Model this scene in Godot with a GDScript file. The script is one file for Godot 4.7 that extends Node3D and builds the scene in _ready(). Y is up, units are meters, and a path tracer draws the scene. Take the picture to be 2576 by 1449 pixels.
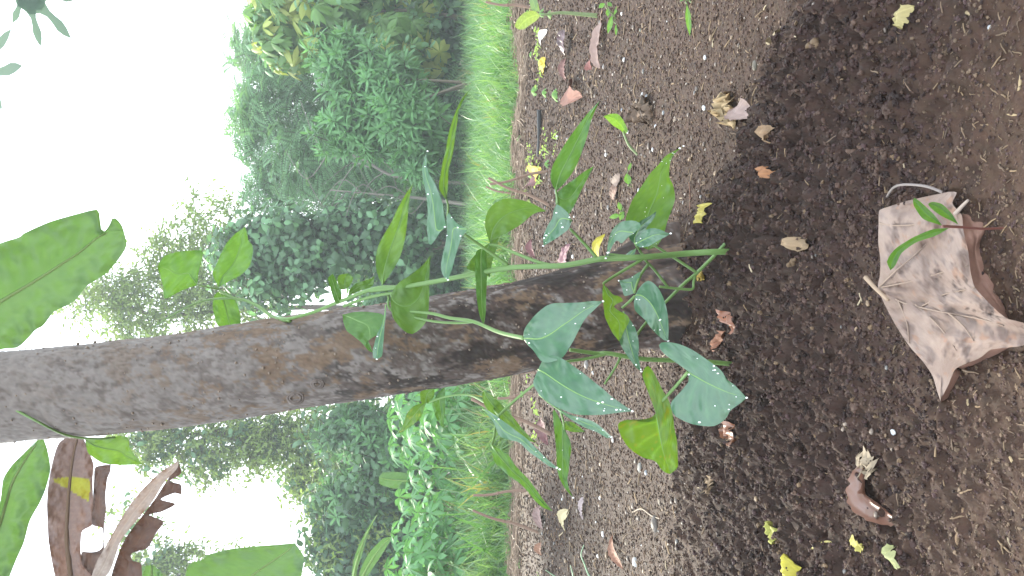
extends Node3D
# A young tree trunk with climbing vines on wet garden soil, seen by a phone held on its side close to the ground.

const CAM_H := 0.286
const FOCAL := 2022.0            # focal length in units of the picture's 2576 columns
var pitch := deg_to_rad(5.3)
var cam_pos := Vector3(0, CAM_H, 0)
var fwd: Vector3
var upv: Vector3
var rng := RandomNumberGenerator.new()
var n_macro := FastNoiseLite.new()
var n_clump := FastNoiseLite.new()
var n_fine := FastNoiseLite.new()
var n_col := FastNoiseLite.new()
var used := {}
var M := {}

# ---------------------------------------------------------------- general helpers
func numbered(called: String) -> String:
	if not used.has(called):
		used[called] = 0
		return called
	used[called] += 1
	return "%s_%03d" % [called, used[called]]

func tag(o: Node, label: String, category: String, group := "", kind := "") -> void:
	if label != "": o.set_meta("label", label)
	if category != "": o.set_meta("category", category)
	if group != "": o.set_meta("group", group)
	if kind != "": o.set_meta("kind", kind)

func thing(called: String, at: Vector3, label: String, category: String, group := "") -> Node3D:
	var o := Node3D.new()
	o.name = numbered(called)
	add_child(o)
	o.position = at
	tag(o, label, category, group)
	return o

func put(mesh: Mesh, called: String, material: Material, parent: Node3D = null) -> MeshInstance3D:
	var o := MeshInstance3D.new()
	o.mesh = mesh
	o.material_override = material
	if parent == null:
		o.name = numbered(called)
		add_child(o)
	else:
		o.name = called
		parent.add_child(o, true)
	return o

func lin(r: float, g: float, b: float) -> Color:
	return Color(r, g, b).linear_to_srgb()

func mat(key: String, c: Color, rough := 0.7, back := Color(0, 0, 0), vcol := false, spec := 0.5) -> StandardMaterial3D:
	if M.has(key): return M[key]
	var m := StandardMaterial3D.new()
	m.albedo_color = c.linear_to_srgb() if not vcol else Color(1, 1, 1)
	m.roughness = rough
	m.metallic_specular = spec
	m.vertex_color_use_as_albedo = vcol
	m.cull_mode = BaseMaterial3D.CULL_DISABLED
	if back.r + back.g + back.b > 0:
		m.backlight_enabled = true
		m.backlight = back
	M[key] = m
	return m

class Geo:
	var v := PackedVector3Array()
	var c := PackedColorArray()
	var ix := PackedInt32Array()
	func vert(p: Vector3, col := Color(1, 1, 1)) -> int:
		v.append(p)
		c.append(col)
		return v.size() - 1
	func tri(a: int, b: int, d: int) -> void:
		ix.append(a); ix.append(b); ix.append(d)
	func quad(a: int, b: int, d: int, e: int) -> void:
		tri(a, b, d); tri(a, d, e)
	func mesh() -> ArrayMesh:
		var n := PackedVector3Array()
		n.resize(v.size())
		for k in range(0, ix.size(), 3):
			var fn := (v[ix[k + 2]] - v[ix[k]]).cross(v[ix[k + 1]] - v[ix[k]])
			n[ix[k]] += fn; n[ix[k + 1]] += fn; n[ix[k + 2]] += fn
		for k in n.size():
			n[k] = n[k].normalized() if n[k].length_squared() > 1e-24 else Vector3.UP
		var arr := []
		arr.resize(Mesh.ARRAY_MAX)
		arr[Mesh.ARRAY_VERTEX] = v
		arr[Mesh.ARRAY_NORMAL] = n
		arr[Mesh.ARRAY_COLOR] = c
		arr[Mesh.ARRAY_INDEX] = ix
		var m := ArrayMesh.new()
		m.add_surface_from_arrays(Mesh.PRIMITIVE_TRIANGLES, arr)
		return m

# a point on the line of sight through picture point (px, py), at a depth along the lens axis
func at(px: float, py: float, depth: float) -> Vector3:
	return cam_pos + depth * (fwd - upv * ((px - 1288.0) / FOCAL) - Vector3(1, 0, 0) * ((py - 724.5) / FOCAL))

# a point of the ground (or h metres above it) seen at picture point (px, py)
func gp(px: float, py: float, h := 0.0) -> Vector3:
	var d := fwd - upv * ((px - 1288.0) / FOCAL) - Vector3(1, 0, 0) * ((py - 724.5) / FOCAL)
	var t := (h - CAM_H) / d.y
	var p := cam_pos + d * t
	for k in 5:
		t = (terrain(p.x, p.z) + h - CAM_H) / d.y
		p = cam_pos + d * t
	return p

func catmull(pts: Array, n: int) -> PackedVector2Array:
	# resample a polyline evenly by length, rounded by a Catmull-Rom curve
	var fine := PackedVector2Array()
	for k in pts.size() - 1:
		var p0: Vector2 = pts[max(k - 1, 0)]
		var p1: Vector2 = pts[k]
		var p2: Vector2 = pts[k + 1]
		var p3: Vector2 = pts[min(k + 2, pts.size() - 1)]
		for j in 8:
			fine.append(p1.cubic_interpolate(p2, p0, p3, j / 8.0).lerp(p1.lerp(p2, j / 8.0), 0.35))
	fine.append(pts[-1])
	var acc := PackedFloat32Array([0.0])
	for k in range(1, fine.size()): acc.append(acc[-1] + fine[k].distance_to(fine[k - 1]))
	var out := PackedVector2Array()
	var seg := 0
	for k in n + 1:
		var want := acc[-1] * k / float(n)
		while seg < fine.size() - 2 and acc[seg + 1] < want: seg += 1
		var span: float = max(acc[seg + 1] - acc[seg], 1e-6)
		out.append(fine[seg].lerp(fine[seg + 1], clamp((want - acc[seg]) / span, 0.0, 1.0)))
	return out

func smooth_path(pts: Array, per := 6) -> PackedVector3Array:
	var out := PackedVector3Array()
	for k in pts.size() - 1:
		var p0: Vector3 = pts[max(k - 1, 0)]
		var p1: Vector3 = pts[k]
		var p2: Vector3 = pts[k + 1]
		var p3: Vector3 = pts[min(k + 2, pts.size() - 1)]
		for j in per: out.append(p1.cubic_interpolate(p2, p0, p3, j / float(per)))
	out.append(pts[-1])
	return out

func tube_into(g: Geo, pts: PackedVector3Array, r0: float, r1: float, sides := 6, c0 := Color(1, 1, 1), c1 := Color(1, 1, 1), wob := 0.0) -> void:
	var ref := Vector3(0.31, 0.2, 0.93)
	var first := g.v.size()
	var n := pts.size()
	for k in n:
		var d := (pts[min(k + 1, n - 1)] - pts[max(k - 1, 0)]).normalized()
		if abs(d.dot(ref)) > 0.95: ref = Vector3(0.9, 0.3, 0.1)
		var a := d.cross(ref).normalized()
		var b := d.cross(a)
		var t := k / float(max(n - 1, 1))
		var r := lerpf(r0, r1, t)
		for j in sides:
			var th := TAU * j / sides
			var rr := r * (1.0 + wob * (rng.randf() - 0.5))
			g.vert(pts[k] + (a * cos(th) + b * sin(th)) * rr, c0.lerp(c1, t))
	for k in n - 1:
		for j in sides:
			var j2 := (j + 1) % sides
			g.quad(first + k * sides + j, first + k * sides + j2, first + (k + 1) * sides + j2, first + (k + 1) * sides + j)
	var e0 := g.vert(pts[0], c0)
	var e1 := g.vert(pts[n - 1], c1)
	for j in sides:
		var j2 := (j + 1) % sides
		g.tri(e0, first + j2, first + j)
		g.tri(e1, first + (n - 1) * sides + j, first + (n - 1) * sides + j2)

func tube(pts: Array, r0: float, r1: float, sides := 6, per := 5) -> ArrayMesh:
	var g := Geo.new()
	tube_into(g, smooth_path(pts, per), r0, r1, sides)
	return g.mesh()

func sph_into(g: Geo, p: Vector3, r: Vector3, rings := 4, sides := 6, wob := 0.0, col := Color(1, 1, 1)) -> void:
	var first := g.v.size()
	g.vert(p + Vector3(0, r.y, 0), col)
	for i in range(1, rings):
		var ph := PI * i / rings
		for j in sides:
			var th := TAU * (j + 0.5 * (i % 2)) / sides
			var w := 1.0 + wob * (rng.randf() - 0.5)
			g.vert(p + Vector3(sin(ph) * cos(th) * r.x, cos(ph) * r.y, sin(ph) * sin(th) * r.z) * w, col)
	var last := g.vert(p - Vector3(0, r.y, 0), col)
	for j in sides:
		var j2 := (j + 1) % sides
		g.tri(first, first + 1 + j, first + 1 + j2)
		for i in rings - 2:
			var a := first + 1 + i * sides
			g.quad(a + j, a + sides + j, a + sides + j2, a + j2)
		var z := first + 1 + (rings - 2) * sides
		g.tri(last, z + j2, z + j)

# ---------------------------------------------------------------- terrain
func clump_mask(x: float, z: float) -> float:
	var d := -z
	var wob := n_macro.get_noise_2d(x * 3.0 + 7.0, z * 3.0) * 0.10
	var far := 0.84 - (1.15 * maxf(x - 0.03, 0.0) if x > 0.0 else 0.18 * -x) + wob
	far = maxf(far, 0.5)
	var near := 0.43 + wob * 0.6
	var soft := 0.05 + 0.16 * smoothstep(0.02, -0.12, x)
	return smoothstep(far + soft, far - 0.07 - soft * 0.3, d + 0.07 * n_macro.get_noise_2d(x * 9.0, z * 9.0)) * smoothstep(near - 0.09, near + 0.11, d)

func terrain(x: float, z: float) -> float:
	var d := -z
	var m := clump_mask(x, z)
	var y := n_macro.get_noise_2d(x, z) * 0.012 * clampf(d, 0.3, 3.0)
	y -= n_macro.get_noise_2d(0.0, -0.8) * 0.012
	y += m * 0.012 + 0.014 * exp(-(pow(x - 0.0, 2.0) + pow(z + 0.885, 2.0)) / 0.012)
	return y * smoothstep(14.0, 4.0, d)

func ground_detail(x: float, z: float) -> float:
	var m := clump_mask(x, z)
	var c := n_clump.get_noise_2d(x, z)           # -1 at a cell's heart
	var f := n_fine.get_noise_2d(x, z)
	var c2 := n_clump.get_noise_2d(x * 2.3 + 4.0, z * 2.3)
	# soil pressed flat under the two large fallen leaves
	var press := 1.0 - 0.85 * exp(-(pow(x + 0.008, 2.0) + pow(z + 0.455, 2.0)) / 0.0050) - 0.8 * exp(-(pow(x + 0.15, 2.0) + pow(z + 0.505, 2.0)) / 0.0009)
	var amp := 0.0013 + 0.0009 * smoothstep(0.75, 0.45, -z) + 0.0074 * m
	var fade := smoothstep(5.0, 1.2, -z) * 0.7 + 0.3
	var c3 := n_clump.get_noise_2d(x * 0.42 + 2.0, z * 0.42)
	return (-c * amp - c3 * 0.0060 * m + f * (amp * 1.3) - c2 * 0.0011 * (0.6 + m)) * fade * maxf(press, 0.1)

func build_ground() -> void:
	var zs := PackedFloat32Array()
	var z := 0.20
	while z < 9.0:
		zs.append(z)
		z += 0.0068 * z * (0.82 if z < 0.9 else 1.0)
	while z < 40.0:
		zs.append(z)
		z *= 1.25
	var xs := PackedFloat32Array()
	var hx := PackedFloat32Array()
	var x := 0.0013
	while x < 9.0:
		hx.append(x)
		x += sqrt(0.0026 * 0.0026 + pow(0.0085 * x, 2))
	while x < 40.0:
		hx.append(x)
		x *= 1.3
	for k in range(hx.size() - 1, -1, -1): xs.append(-hx[k])
	xs.append_array(hx)
	var nx := xs.size()
	var nz := zs.size()
	var v := PackedVector3Array()
	var col := PackedColorArray()
	v.resize(nx * nz + nx)
	col.resize(nx * nz + nx)
	for j in nz:
		var wz := -zs[j]
		for i in nx:
			var wx := xs[i]
			var y := 0.0
			var k := j * nx + i
			if zs[j] < 14.0 and absf(wx) < 14.0:
				y = terrain(wx, wz)
				if absf(wx) < 0.42 * zs[j] + 0.35 and zs[j] < 6.0: y += ground_detail(wx, wz)
			v[k] = Vector3(wx, y, wz)
			var t := n_col.get_noise_2d(wx, wz)
			var t2 := n_fine.get_noise_2d(wx * 0.7 + 3.0, wz * 0.7)
			var m := clump_mask(wx, wz) if zs[j] < 1.3 else 0.0
			var c := Color(0.056, 0.035, 0.026).lerp(Color(0.034, 0.0200, 0.0160), m)
			c = c * (1.0 + 0.35 * t + 0.45 * t2)
			if zs[j] > 2.4:
				c = c.lerp(Color(0.10, 0.075, 0.05) * (1.0 + 0.4 * t), smoothstep(2.4, 2.75, zs[j]))
				c = c.lerp(Color(0.05, 0.065, 0.02) * (1.0 + 0.4 * t), smoothstep(3.0, 3.4, zs[j]))
			c.a = 1.0
			col[k] = c
	# a strip behind and under the camera so that the soil goes on
	for i in nx:
		v[nx * nz + i] = Vector3(xs[i], 0.0, 6.0)
		col[nx * nz + i] = Color(0.1, 0.075, 0.062)
	var ix := PackedInt32Array()
	ix.resize((nx - 1) * nz * 6)
	var w := 0
	for j in nz:
		for i in nx - 1:
			var a: int
			var b: int
			if j == nz - 1:
				a = nx * nz + i
				b = i
			else:
				a = j * nx + i
				b = a + nx
			ix[w] = a; ix[w + 1] = b; ix[w + 2] = b + 1
			ix[w + 3] = a; ix[w + 4] = b + 1; ix[w + 5] = a + 1
			w += 6
	var g := Geo.new()
	g.v = v
	g.c = col
	g.ix = ix
	var m := StandardMaterial3D.new()
	m.vertex_color_use_as_albedo = true
	m.roughness = 0.7
	m.metallic_specular = 0.3
	m.uv1_triplanar = true
	m.uv1_world_triplanar = true
	m.uv1_scale = Vector3.ONE * 7.0
	m.albedo_texture = soil_texture(false)
	m.normal_enabled = true
	m.normal_scale = 1.4
	m.normal_texture = soil_texture(true)
	var o := put(g.mesh(), "ground", m)
	tag(o, "dark brown crumbly soil that fills the foreground", "ground", "", "structure")

func soil_texture(as_normal: bool) -> ImageTexture:
	var a := FastNoiseLite.new()
	a.seed = 5
	a.noise_type = FastNoiseLite.TYPE_CELLULAR
	a.frequency = 0.05
	a.cellular_return_type = FastNoiseLite.RETURN_DISTANCE
	var b := FastNoiseLite.new()
	b.seed = 9
	b.frequency = 0.03
	b.fractal_octaves = 5
	var ia := a.get_seamless_image(512, 512)
	var ib := b.get_seamless_image(512, 512)
	ia.convert(Image.FORMAT_RGBA8)
	ib.convert(Image.FORMAT_RGBA8)
	var out := Image.create(512, 512, false, Image.FORMAT_RGBA8)
	for y in 512:
		for x in 512:
			var h := 0.55 * (1.0 - ia.get_pixel(x, y).r) + 0.45 * ib.get_pixel(x, y).r
			if as_normal: out.set_pixel(x, y, Color(h, h, h))
			else:
				var t := ib.get_pixel((x * 3) % 512, (y * 3) % 512).r
				var c := Color(0.86, 0.82, 0.80).lerp(Color(1.0, 0.95, 0.88), t)
				if t > 0.68 and h > 0.45: c = Color(1.0, 0.96, 0.9)
				out.set_pixel(x, y, c)
	if as_normal: out.bump_map_to_normal_map(6.0)
	out.generate_mipmaps()
	return ImageTexture.create_from_image(out)

# ---------------------------------------------------------------- scattered stuff (MultiMesh)
func multi(called: String, mesh: Mesh, material: Material, xf: Array, cols: Array, parent: Node3D = null) -> MultiMeshInstance3D:
	var mm := MultiMesh.new()
	mm.transform_format = MultiMesh.TRANSFORM_3D
	mm.use_colors = true
	mm.mesh = mesh
	mm.instance_count = xf.size()
	for k in xf.size():
		mm.set_instance_transform(k, xf[k])
		mm.set_instance_color(k, cols[k])
	var o := MultiMeshInstance3D.new()
	o.multimesh = mm
	o.material_override = material
	if parent == null:
		o.name = numbered(called)
		add_child(o)
	else:
		o.name = called
		parent.add_child(o, true)
	return o

func rand_basis() -> Basis:
	var ax := Vector3(rng.randfn(), rng.randfn(), rng.randfn()).normalized()
	return Basis(ax, rng.randf() * TAU)

func scatter_point(z0: float, z1: float) -> Vector3:
	var z := z0 * pow(z1 / z0, rng.randf())
	var x := (rng.randf() * 2.0 - 1.0) * (0.46 * z + 0.08)
	return Vector3(x, terrain(x, -z) + ground_detail(x, -z), -z)

func crumb_mesh() -> ArrayMesh:
	# an aggregate of a few uneven grains
	var g := Geo.new()
	sph_into(g, Vector3.ZERO, Vector3(0.8, 0.6, 0.75), 5, 7, 0.5)
	for k in 3:
		var q := Vector3(rng.randfn(), rng.randfn() * 0.5, rng.randfn()).normalized() * (0.5 + 0.35 * rng.randf())
		var r := 0.3 + 0.25 * rng.randf()
		sph_into(g, q, Vector3(r, r * 0.8, r * 0.9), 4, 6, 0.6)
	return g.mesh()

func lump_mesh() -> ArrayMesh:
	# a crumbly clod: many small grains stuck together
	var g := Geo.new()
	sph_into(g, Vector3.ZERO, Vector3(0.7, 0.6, 0.7), 5, 7, 0.4)
	for k in 16:
		var q := Vector3(rng.randfn(), rng.randfn(), rng.randfn()).normalized() * (0.55 + 0.2 * rng.randf())
		var r := 0.16 + 0.17 * rng.randf()
		sph_into(g, q, Vector3(r, r * 0.8, r * 0.9), 4, 6, 0.6)
	return g.mesh()

func build_crumbs() -> void:
	var m := mat("crumb", Color.WHITE, 0.55, Color(0, 0, 0), true, 0.3)
	var shades := [Color(0.046, 0.025, 0.021), Color(0.062, 0.036, 0.027), Color(0.028, 0.016, 0.014), Color(0.080, 0.049, 0.036), Color(0.050, 0.028, 0.027)]
	for variant in 4:
		var xf := []
		var cols := []
		for k in 26000:
			var p := scatter_point(0.28, 2.9)
			var cm := clump_mask(p.x, p.z)
			var s := (0.00050 + 0.0016 * pow(rng.randf(), 3.0)) * (0.85 + 0.75 * cm) * clampf(-p.z / 0.75, 0.8, 2.0)
			if rng.randf() < 0.010 * (0.15 + cm): s *= 1.9
			var flat := 1.0 if cm > 0.4 else 0.6
			xf.append(Transform3D(Basis(Vector3.UP, rng.randf() * TAU) * rand_basis().scaled(Vector3(s, s * flat, s)), p + Vector3(0, s * 0.1, 0)))
			var c: Color = shades[rng.randi() % 5] * (0.75 + 0.5 * rng.randf())
			if cm < 0.5:
				c = c * 1.12
				if rng.randf() < 0.22: c = Color(0.125, 0.085, 0.056) * (0.7 + 0.6 * rng.randf())
			elif rng.randf() < 0.04: c = Color(0.13, 0.085, 0.05)
			c.a = 1.0
			cols.append(c)
		var o := multi("soil_crumbs", crumb_mesh(), m, xf, cols)
		tag(o, ["coarse dark soil crumbs strewn round the trunk", "fine brown soil crumbs between the pebbles", "loose soil grains over the bare earth", "small mixed soil grains over the bare earth"][variant], "soil", "", "stuff")
	# larger lumps in the dug ring
	var xl := []
	var cl := []
	for k in 9000:
		var p := scatter_point(0.42, 0.95)
		var cm := clump_mask(p.x, p.z)
		if rng.randf() > cm * 0.75: continue
		var s := 0.0016 + 0.0034 * pow(rng.randf(), 3.0)
		xl.append(Transform3D(rand_basis().scaled(Vector3.ONE * s), p - Vector3(0, s * 0.4, 0)))
		var c: Color = shades[rng.randi() % 3] * (0.7 + 0.4 * rng.randf())
		c.a = 1.0
		cl.append(c)
	tag(multi("soil_lumps", lump_mesh(), m, xl, cl), "knobbly dark soil lumps in the dug ring", "soil", "", "stuff")
	# straw-coloured slivers
	var g2 := Geo.new()
	tube_into(g2, PackedVector3Array([Vector3(-1, 0, 0), Vector3(-0.3, 0.08, 0.06), Vector3(0.4, 0.05, -0.04), Vector3(1, 0, 0.05)]), 0.16, 0.09, 4)
	var xf2 := []
	var cols2 := []
	for k in 8000:
		var p := scatter_point(0.28, 3.0)
		var cm := clump_mask(p.x, p.z)
		if rng.randf() > 0.9 - 0.55 * cm: continue
		var s := (0.0016 + 0.0042 * pow(rng.randf(), 3.0)) * clampf(-p.z / 0.7, 0.75, 2.2)
		var b := Basis(Vector3.UP, rng.randf() * TAU) * Basis(Vector3(0, 0, 1), rng.randfn() * 0.25)
		xf2.append(Transform3D(b.scaled(Vector3.ONE * s), p + Vector3(0, s * 0.12, 0)))
		var c := Color(0.20, 0.135, 0.075).lerp(Color(0.10, 0.065, 0.045), rng.randf()) * (0.7 + 0.6 * rng.randf())
		if rng.randf() < 0.05: c = Color(0.36, 0.29, 0.19)
		c.a = 1.0
		cols2.append(c)
	var o2 := multi("straw_bits", g2.mesh(), mat("straw", Color.WHITE, 0.8, Color(0, 0, 0), true), xf2, cols2)
	tag(o2, "tan slivers of straw and wood strewn over the soil", "plant litter", "", "stuff")
	# grit: small flat stones and shell chips too small to pick apart
	var g3 := Geo.new()
	sph_into(g3, Vector3.ZERO, Vector3(1, 0.45, 0.7), 4, 7, 0.3)
	var xf3 := []
	var cols3 := []
	for k in 1500:
		var p := scatter_point(0.45, 3.0)
		var cm := clump_mask(p.x, p.z)
		if rng.randf() > 0.9 - 0.75 * cm: continue
		var s := (0.0011 + 0.0030 * pow(rng.randf(), 3.0)) * clampf(-p.z / 0.8, 0.8, 2.0)
		xf3.append(Transform3D((Basis(Vector3.UP, rng.randf() * TAU) * Basis(Vector3(1, 0, 0), rng.randfn() * 0.2)).scaled(Vector3.ONE * s), p + Vector3(0, s * 0.25, 0)))
		var u := rng.randf()
		var c := Color(0.11, 0.082, 0.065)
		if u < 0.07: c = Color(0.55, 0.55, 0.55)
		elif u < 0.18: c = Color(0.14, 0.13, 0.125)
		elif u < 0.55: c = Color(0.18, 0.12, 0.07)
		c = c * (0.75 + 0.5 * rng.randf())
		c.a = 1.0
		cols3.append(c)
	var o3 := multi("gravel", g3.mesh(), mat("grit", Color.WHITE, 0.5, Color(0, 0, 0), true), xf3, cols3)
	tag(o3, "fine gravel and pale shell chips on the soil", "gravel", "", "stuff")
	# flat grains that pave the trodden soil
	for variant in 2:
		var g5 := Geo.new()
		sph_into(g5, Vector3.ZERO, Vector3(1, 0.4, 0.6) if variant == 0 else Vector3(0.8, 0.5, 0.7), 4, 6, 0.5)
		var xf5 := []
		var cols5 := []
		for k in 30000:
			var p := scatter_point(0.5, 3.0)
			if rng.randf() < clump_mask(p.x, p.z) * 1.1: continue
			var s := (0.0009 + 0.0020 * pow(rng.randf(), 2.5)) * clampf(-p.z, 0.6, 3.0)
			xf5.append(Transform3D((Basis(Vector3.UP, rng.randf() * TAU) * Basis(Vector3(1, 0, 0), rng.randfn() * 0.35)).scaled(Vector3.ONE * s), p + Vector3(0, s * 0.2, 0)))
			var u := rng.randf()
			var c := Color(0.040, 0.025, 0.019)
			if u < 0.32: c = Color(0.075, 0.049, 0.036)
			elif u < 0.46: c = Color(0.12, 0.08, 0.058)
			elif u < 0.53: c = Color(0.21, 0.15, 0.105)
			elif u < 0.555: c = Color(0.36, 0.31, 0.27)
			c = c * (0.75 + 0.5 * rng.randf())
			c.a = 1.0
			cols5.append(c)
		var o5 := multi("soil_flakes", g5.mesh(), mat("flake", Color.WHITE, 0.75, Color(0, 0, 0), true, 0.15), xf5, cols5)
		tag(o5, ["flat brown and tan grains paving the trodden soil", "rounded brown and tan grains in the trodden soil"][variant], "soil", "", "stuff")
	# the pale thatch of dead grass between soil and lawn
	var g4 := Geo.new()
	tube_into(g4, PackedVector3Array([Vector3(-1, 0, 0), Vector3(-0.4, 0.10, 0.12), Vector3(0.3, 0.06, -0.1), Vector3(1, 0, 0.1)]), 0.045, 0.02, 3)
	var xf4 := []
	var cols4 := []
	for k in 9000:
		var x := (rng.randf() * 2.0 - 1.0) * 2.0
		var z := grass_edge(x) - 0.04 - absf(rng.randfn()) * 0.11 + 0.16 * rng.randf()
		var s := 0.016 + 0.03 * rng.randf()
		var p := Vector3(x, terrain(x, -z) + 0.004 + 0.014 * rng.randf(), -z)
		xf4.append(Transform3D((Basis(Vector3.UP, rng.randfn() * 0.8) * Basis(Vector3(0, 0, 1), rng.randfn() * 0.15)).scaled(Vector3.ONE * s), p))
		var c := Color(0.46, 0.36, 0.27).lerp(Color(0.20, 0.135, 0.10), rng.randf()) * (0.75 + 0.5 * rng.randf())
		c.a = 1.0
		cols4.append(c)
	var o4 := multi("dead_grass_thatch", g4.mesh(), mat("straw", Color.WHITE), xf4, cols4)
	tag(o4, "pale dead grass matted along the edge of the lawn", "dead grass", "", "stuff")

func grass_edge(x: float) -> float:
	return 2.80 + 0.16 * n_macro.get_noise_2d(x * 2.0, 11.0) + (0.12 if x < 0.0 else 0.0)

func build_grass() -> void:
	var blades := []
	for variant in 2:
		var g := Geo.new()
		for b in 13:
			var a := rng.randf() * TAU
			var out := Vector3(cos(a), 0, sin(a))
			var side := Vector3(-sin(a), 0, cos(a))
			var h := 0.55 + 0.45 * rng.randf()
			var reach := 0.15 + 1.0 * rng.randf()
			var root := out * 0.18 * rng.randf() + side * 0.2 * rng.randfn()
			var w := 0.018 + 0.014 * rng.randf()
			var prev := [-1, -1]
			for k in 5:
				var t := k / 4.0
				var p := root + out * reach * (0.25 * t + 0.75 * t * t) * 0.9 + side * 0.12 * sin(b * 1.7) * t * t + Vector3(0, h * (t - 0.32 * t * t * reach), 0)
				var ww := w * (1.0 - t * 0.92)
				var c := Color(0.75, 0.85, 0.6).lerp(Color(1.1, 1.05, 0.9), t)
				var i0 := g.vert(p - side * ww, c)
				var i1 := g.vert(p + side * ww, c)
				if k > 0: g.quad(prev[0], prev[1], i1, i0)
				prev = [i0, i1]
		blades.append(g.mesh())
	var m := mat("grass", Color.WHITE, 0.38, Color(1.0, 1.0, 0.7), true, 0.6)
	for variant in 2:
		var xf := []
		var cols := []
		for k in 6200:
			var x := (rng.randf() * 2.0 - 1.0) * 3.4
			var z := grass_edge(x) + 3.6 * pow(rng.randf(), 1.35)
			if abs(x) > 0.42 * z + 0.6: continue
			var s := (0.085 + 0.12 * rng.randf() * rng.randf() + 0.03 * n_macro.get_noise_2d(x * 3.0, z * 3.0)) * (1.0 + (0.6 if x < -0.5 and z > 3.1 else 0.0))
			s *= lerpf(0.55, 1.0, smoothstep(0.0, 0.25, z - grass_edge(x)))
			xf.append(Transform3D((Basis(Vector3(1, 0, 0), rng.randfn() * 0.3) * Basis(Vector3(0, 0, 1), rng.randfn() * 0.3) * Basis(Vector3.UP, rng.randf() * TAU)).scaled(Vector3(s, s * (0.8 + 0.4 * rng.randf()), s)), Vector3(x, terrain(x, -z) - 0.004, -z)))
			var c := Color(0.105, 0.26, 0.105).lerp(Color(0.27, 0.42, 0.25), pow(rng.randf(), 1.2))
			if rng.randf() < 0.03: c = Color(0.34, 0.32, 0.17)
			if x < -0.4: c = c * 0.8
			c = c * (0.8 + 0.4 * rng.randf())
			c.a = 1.0
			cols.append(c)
		var o := multi("grass", blades[variant], m, xf, cols)
		tag(o, ["low light green grass beyond the bare soil", "arching grass blades mixed through the lawn strip"][variant], "grass", "", "stuff")

# ---------------------------------------------------------------- leaves traced from their outline
# tiles: offsets of the close-ups that the outlines were measured in; four close-up units to one picture unit
const TILE := {1: Vector2(930.8, 220.1), 2: Vector2(1371.0, 220.1), 3: Vector2(930.8, 566.0), 4: Vector2(1371.0, 566.0), 5: Vector2(930.8, 911.9), 6: Vector2(1371.0, 911.9), 7: Vector2(377.3, 534.6)}

func pix(tile: int, x: float, y: float) -> Vector2:
	if tile == 0: return Vector2(x, y)
	if tile == 8: return Vector2(2125.7 + x * 0.4078, 440.2 + y * 0.4078)
	return TILE[tile] + Vector2(x, y) * 0.25

func pixlist(tile: int, flat: Array) -> Array:
	var out := []
	for k in range(0, flat.size(), 2): out.append(pix(tile, flat[k], flat[k + 1]))
	return out

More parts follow.
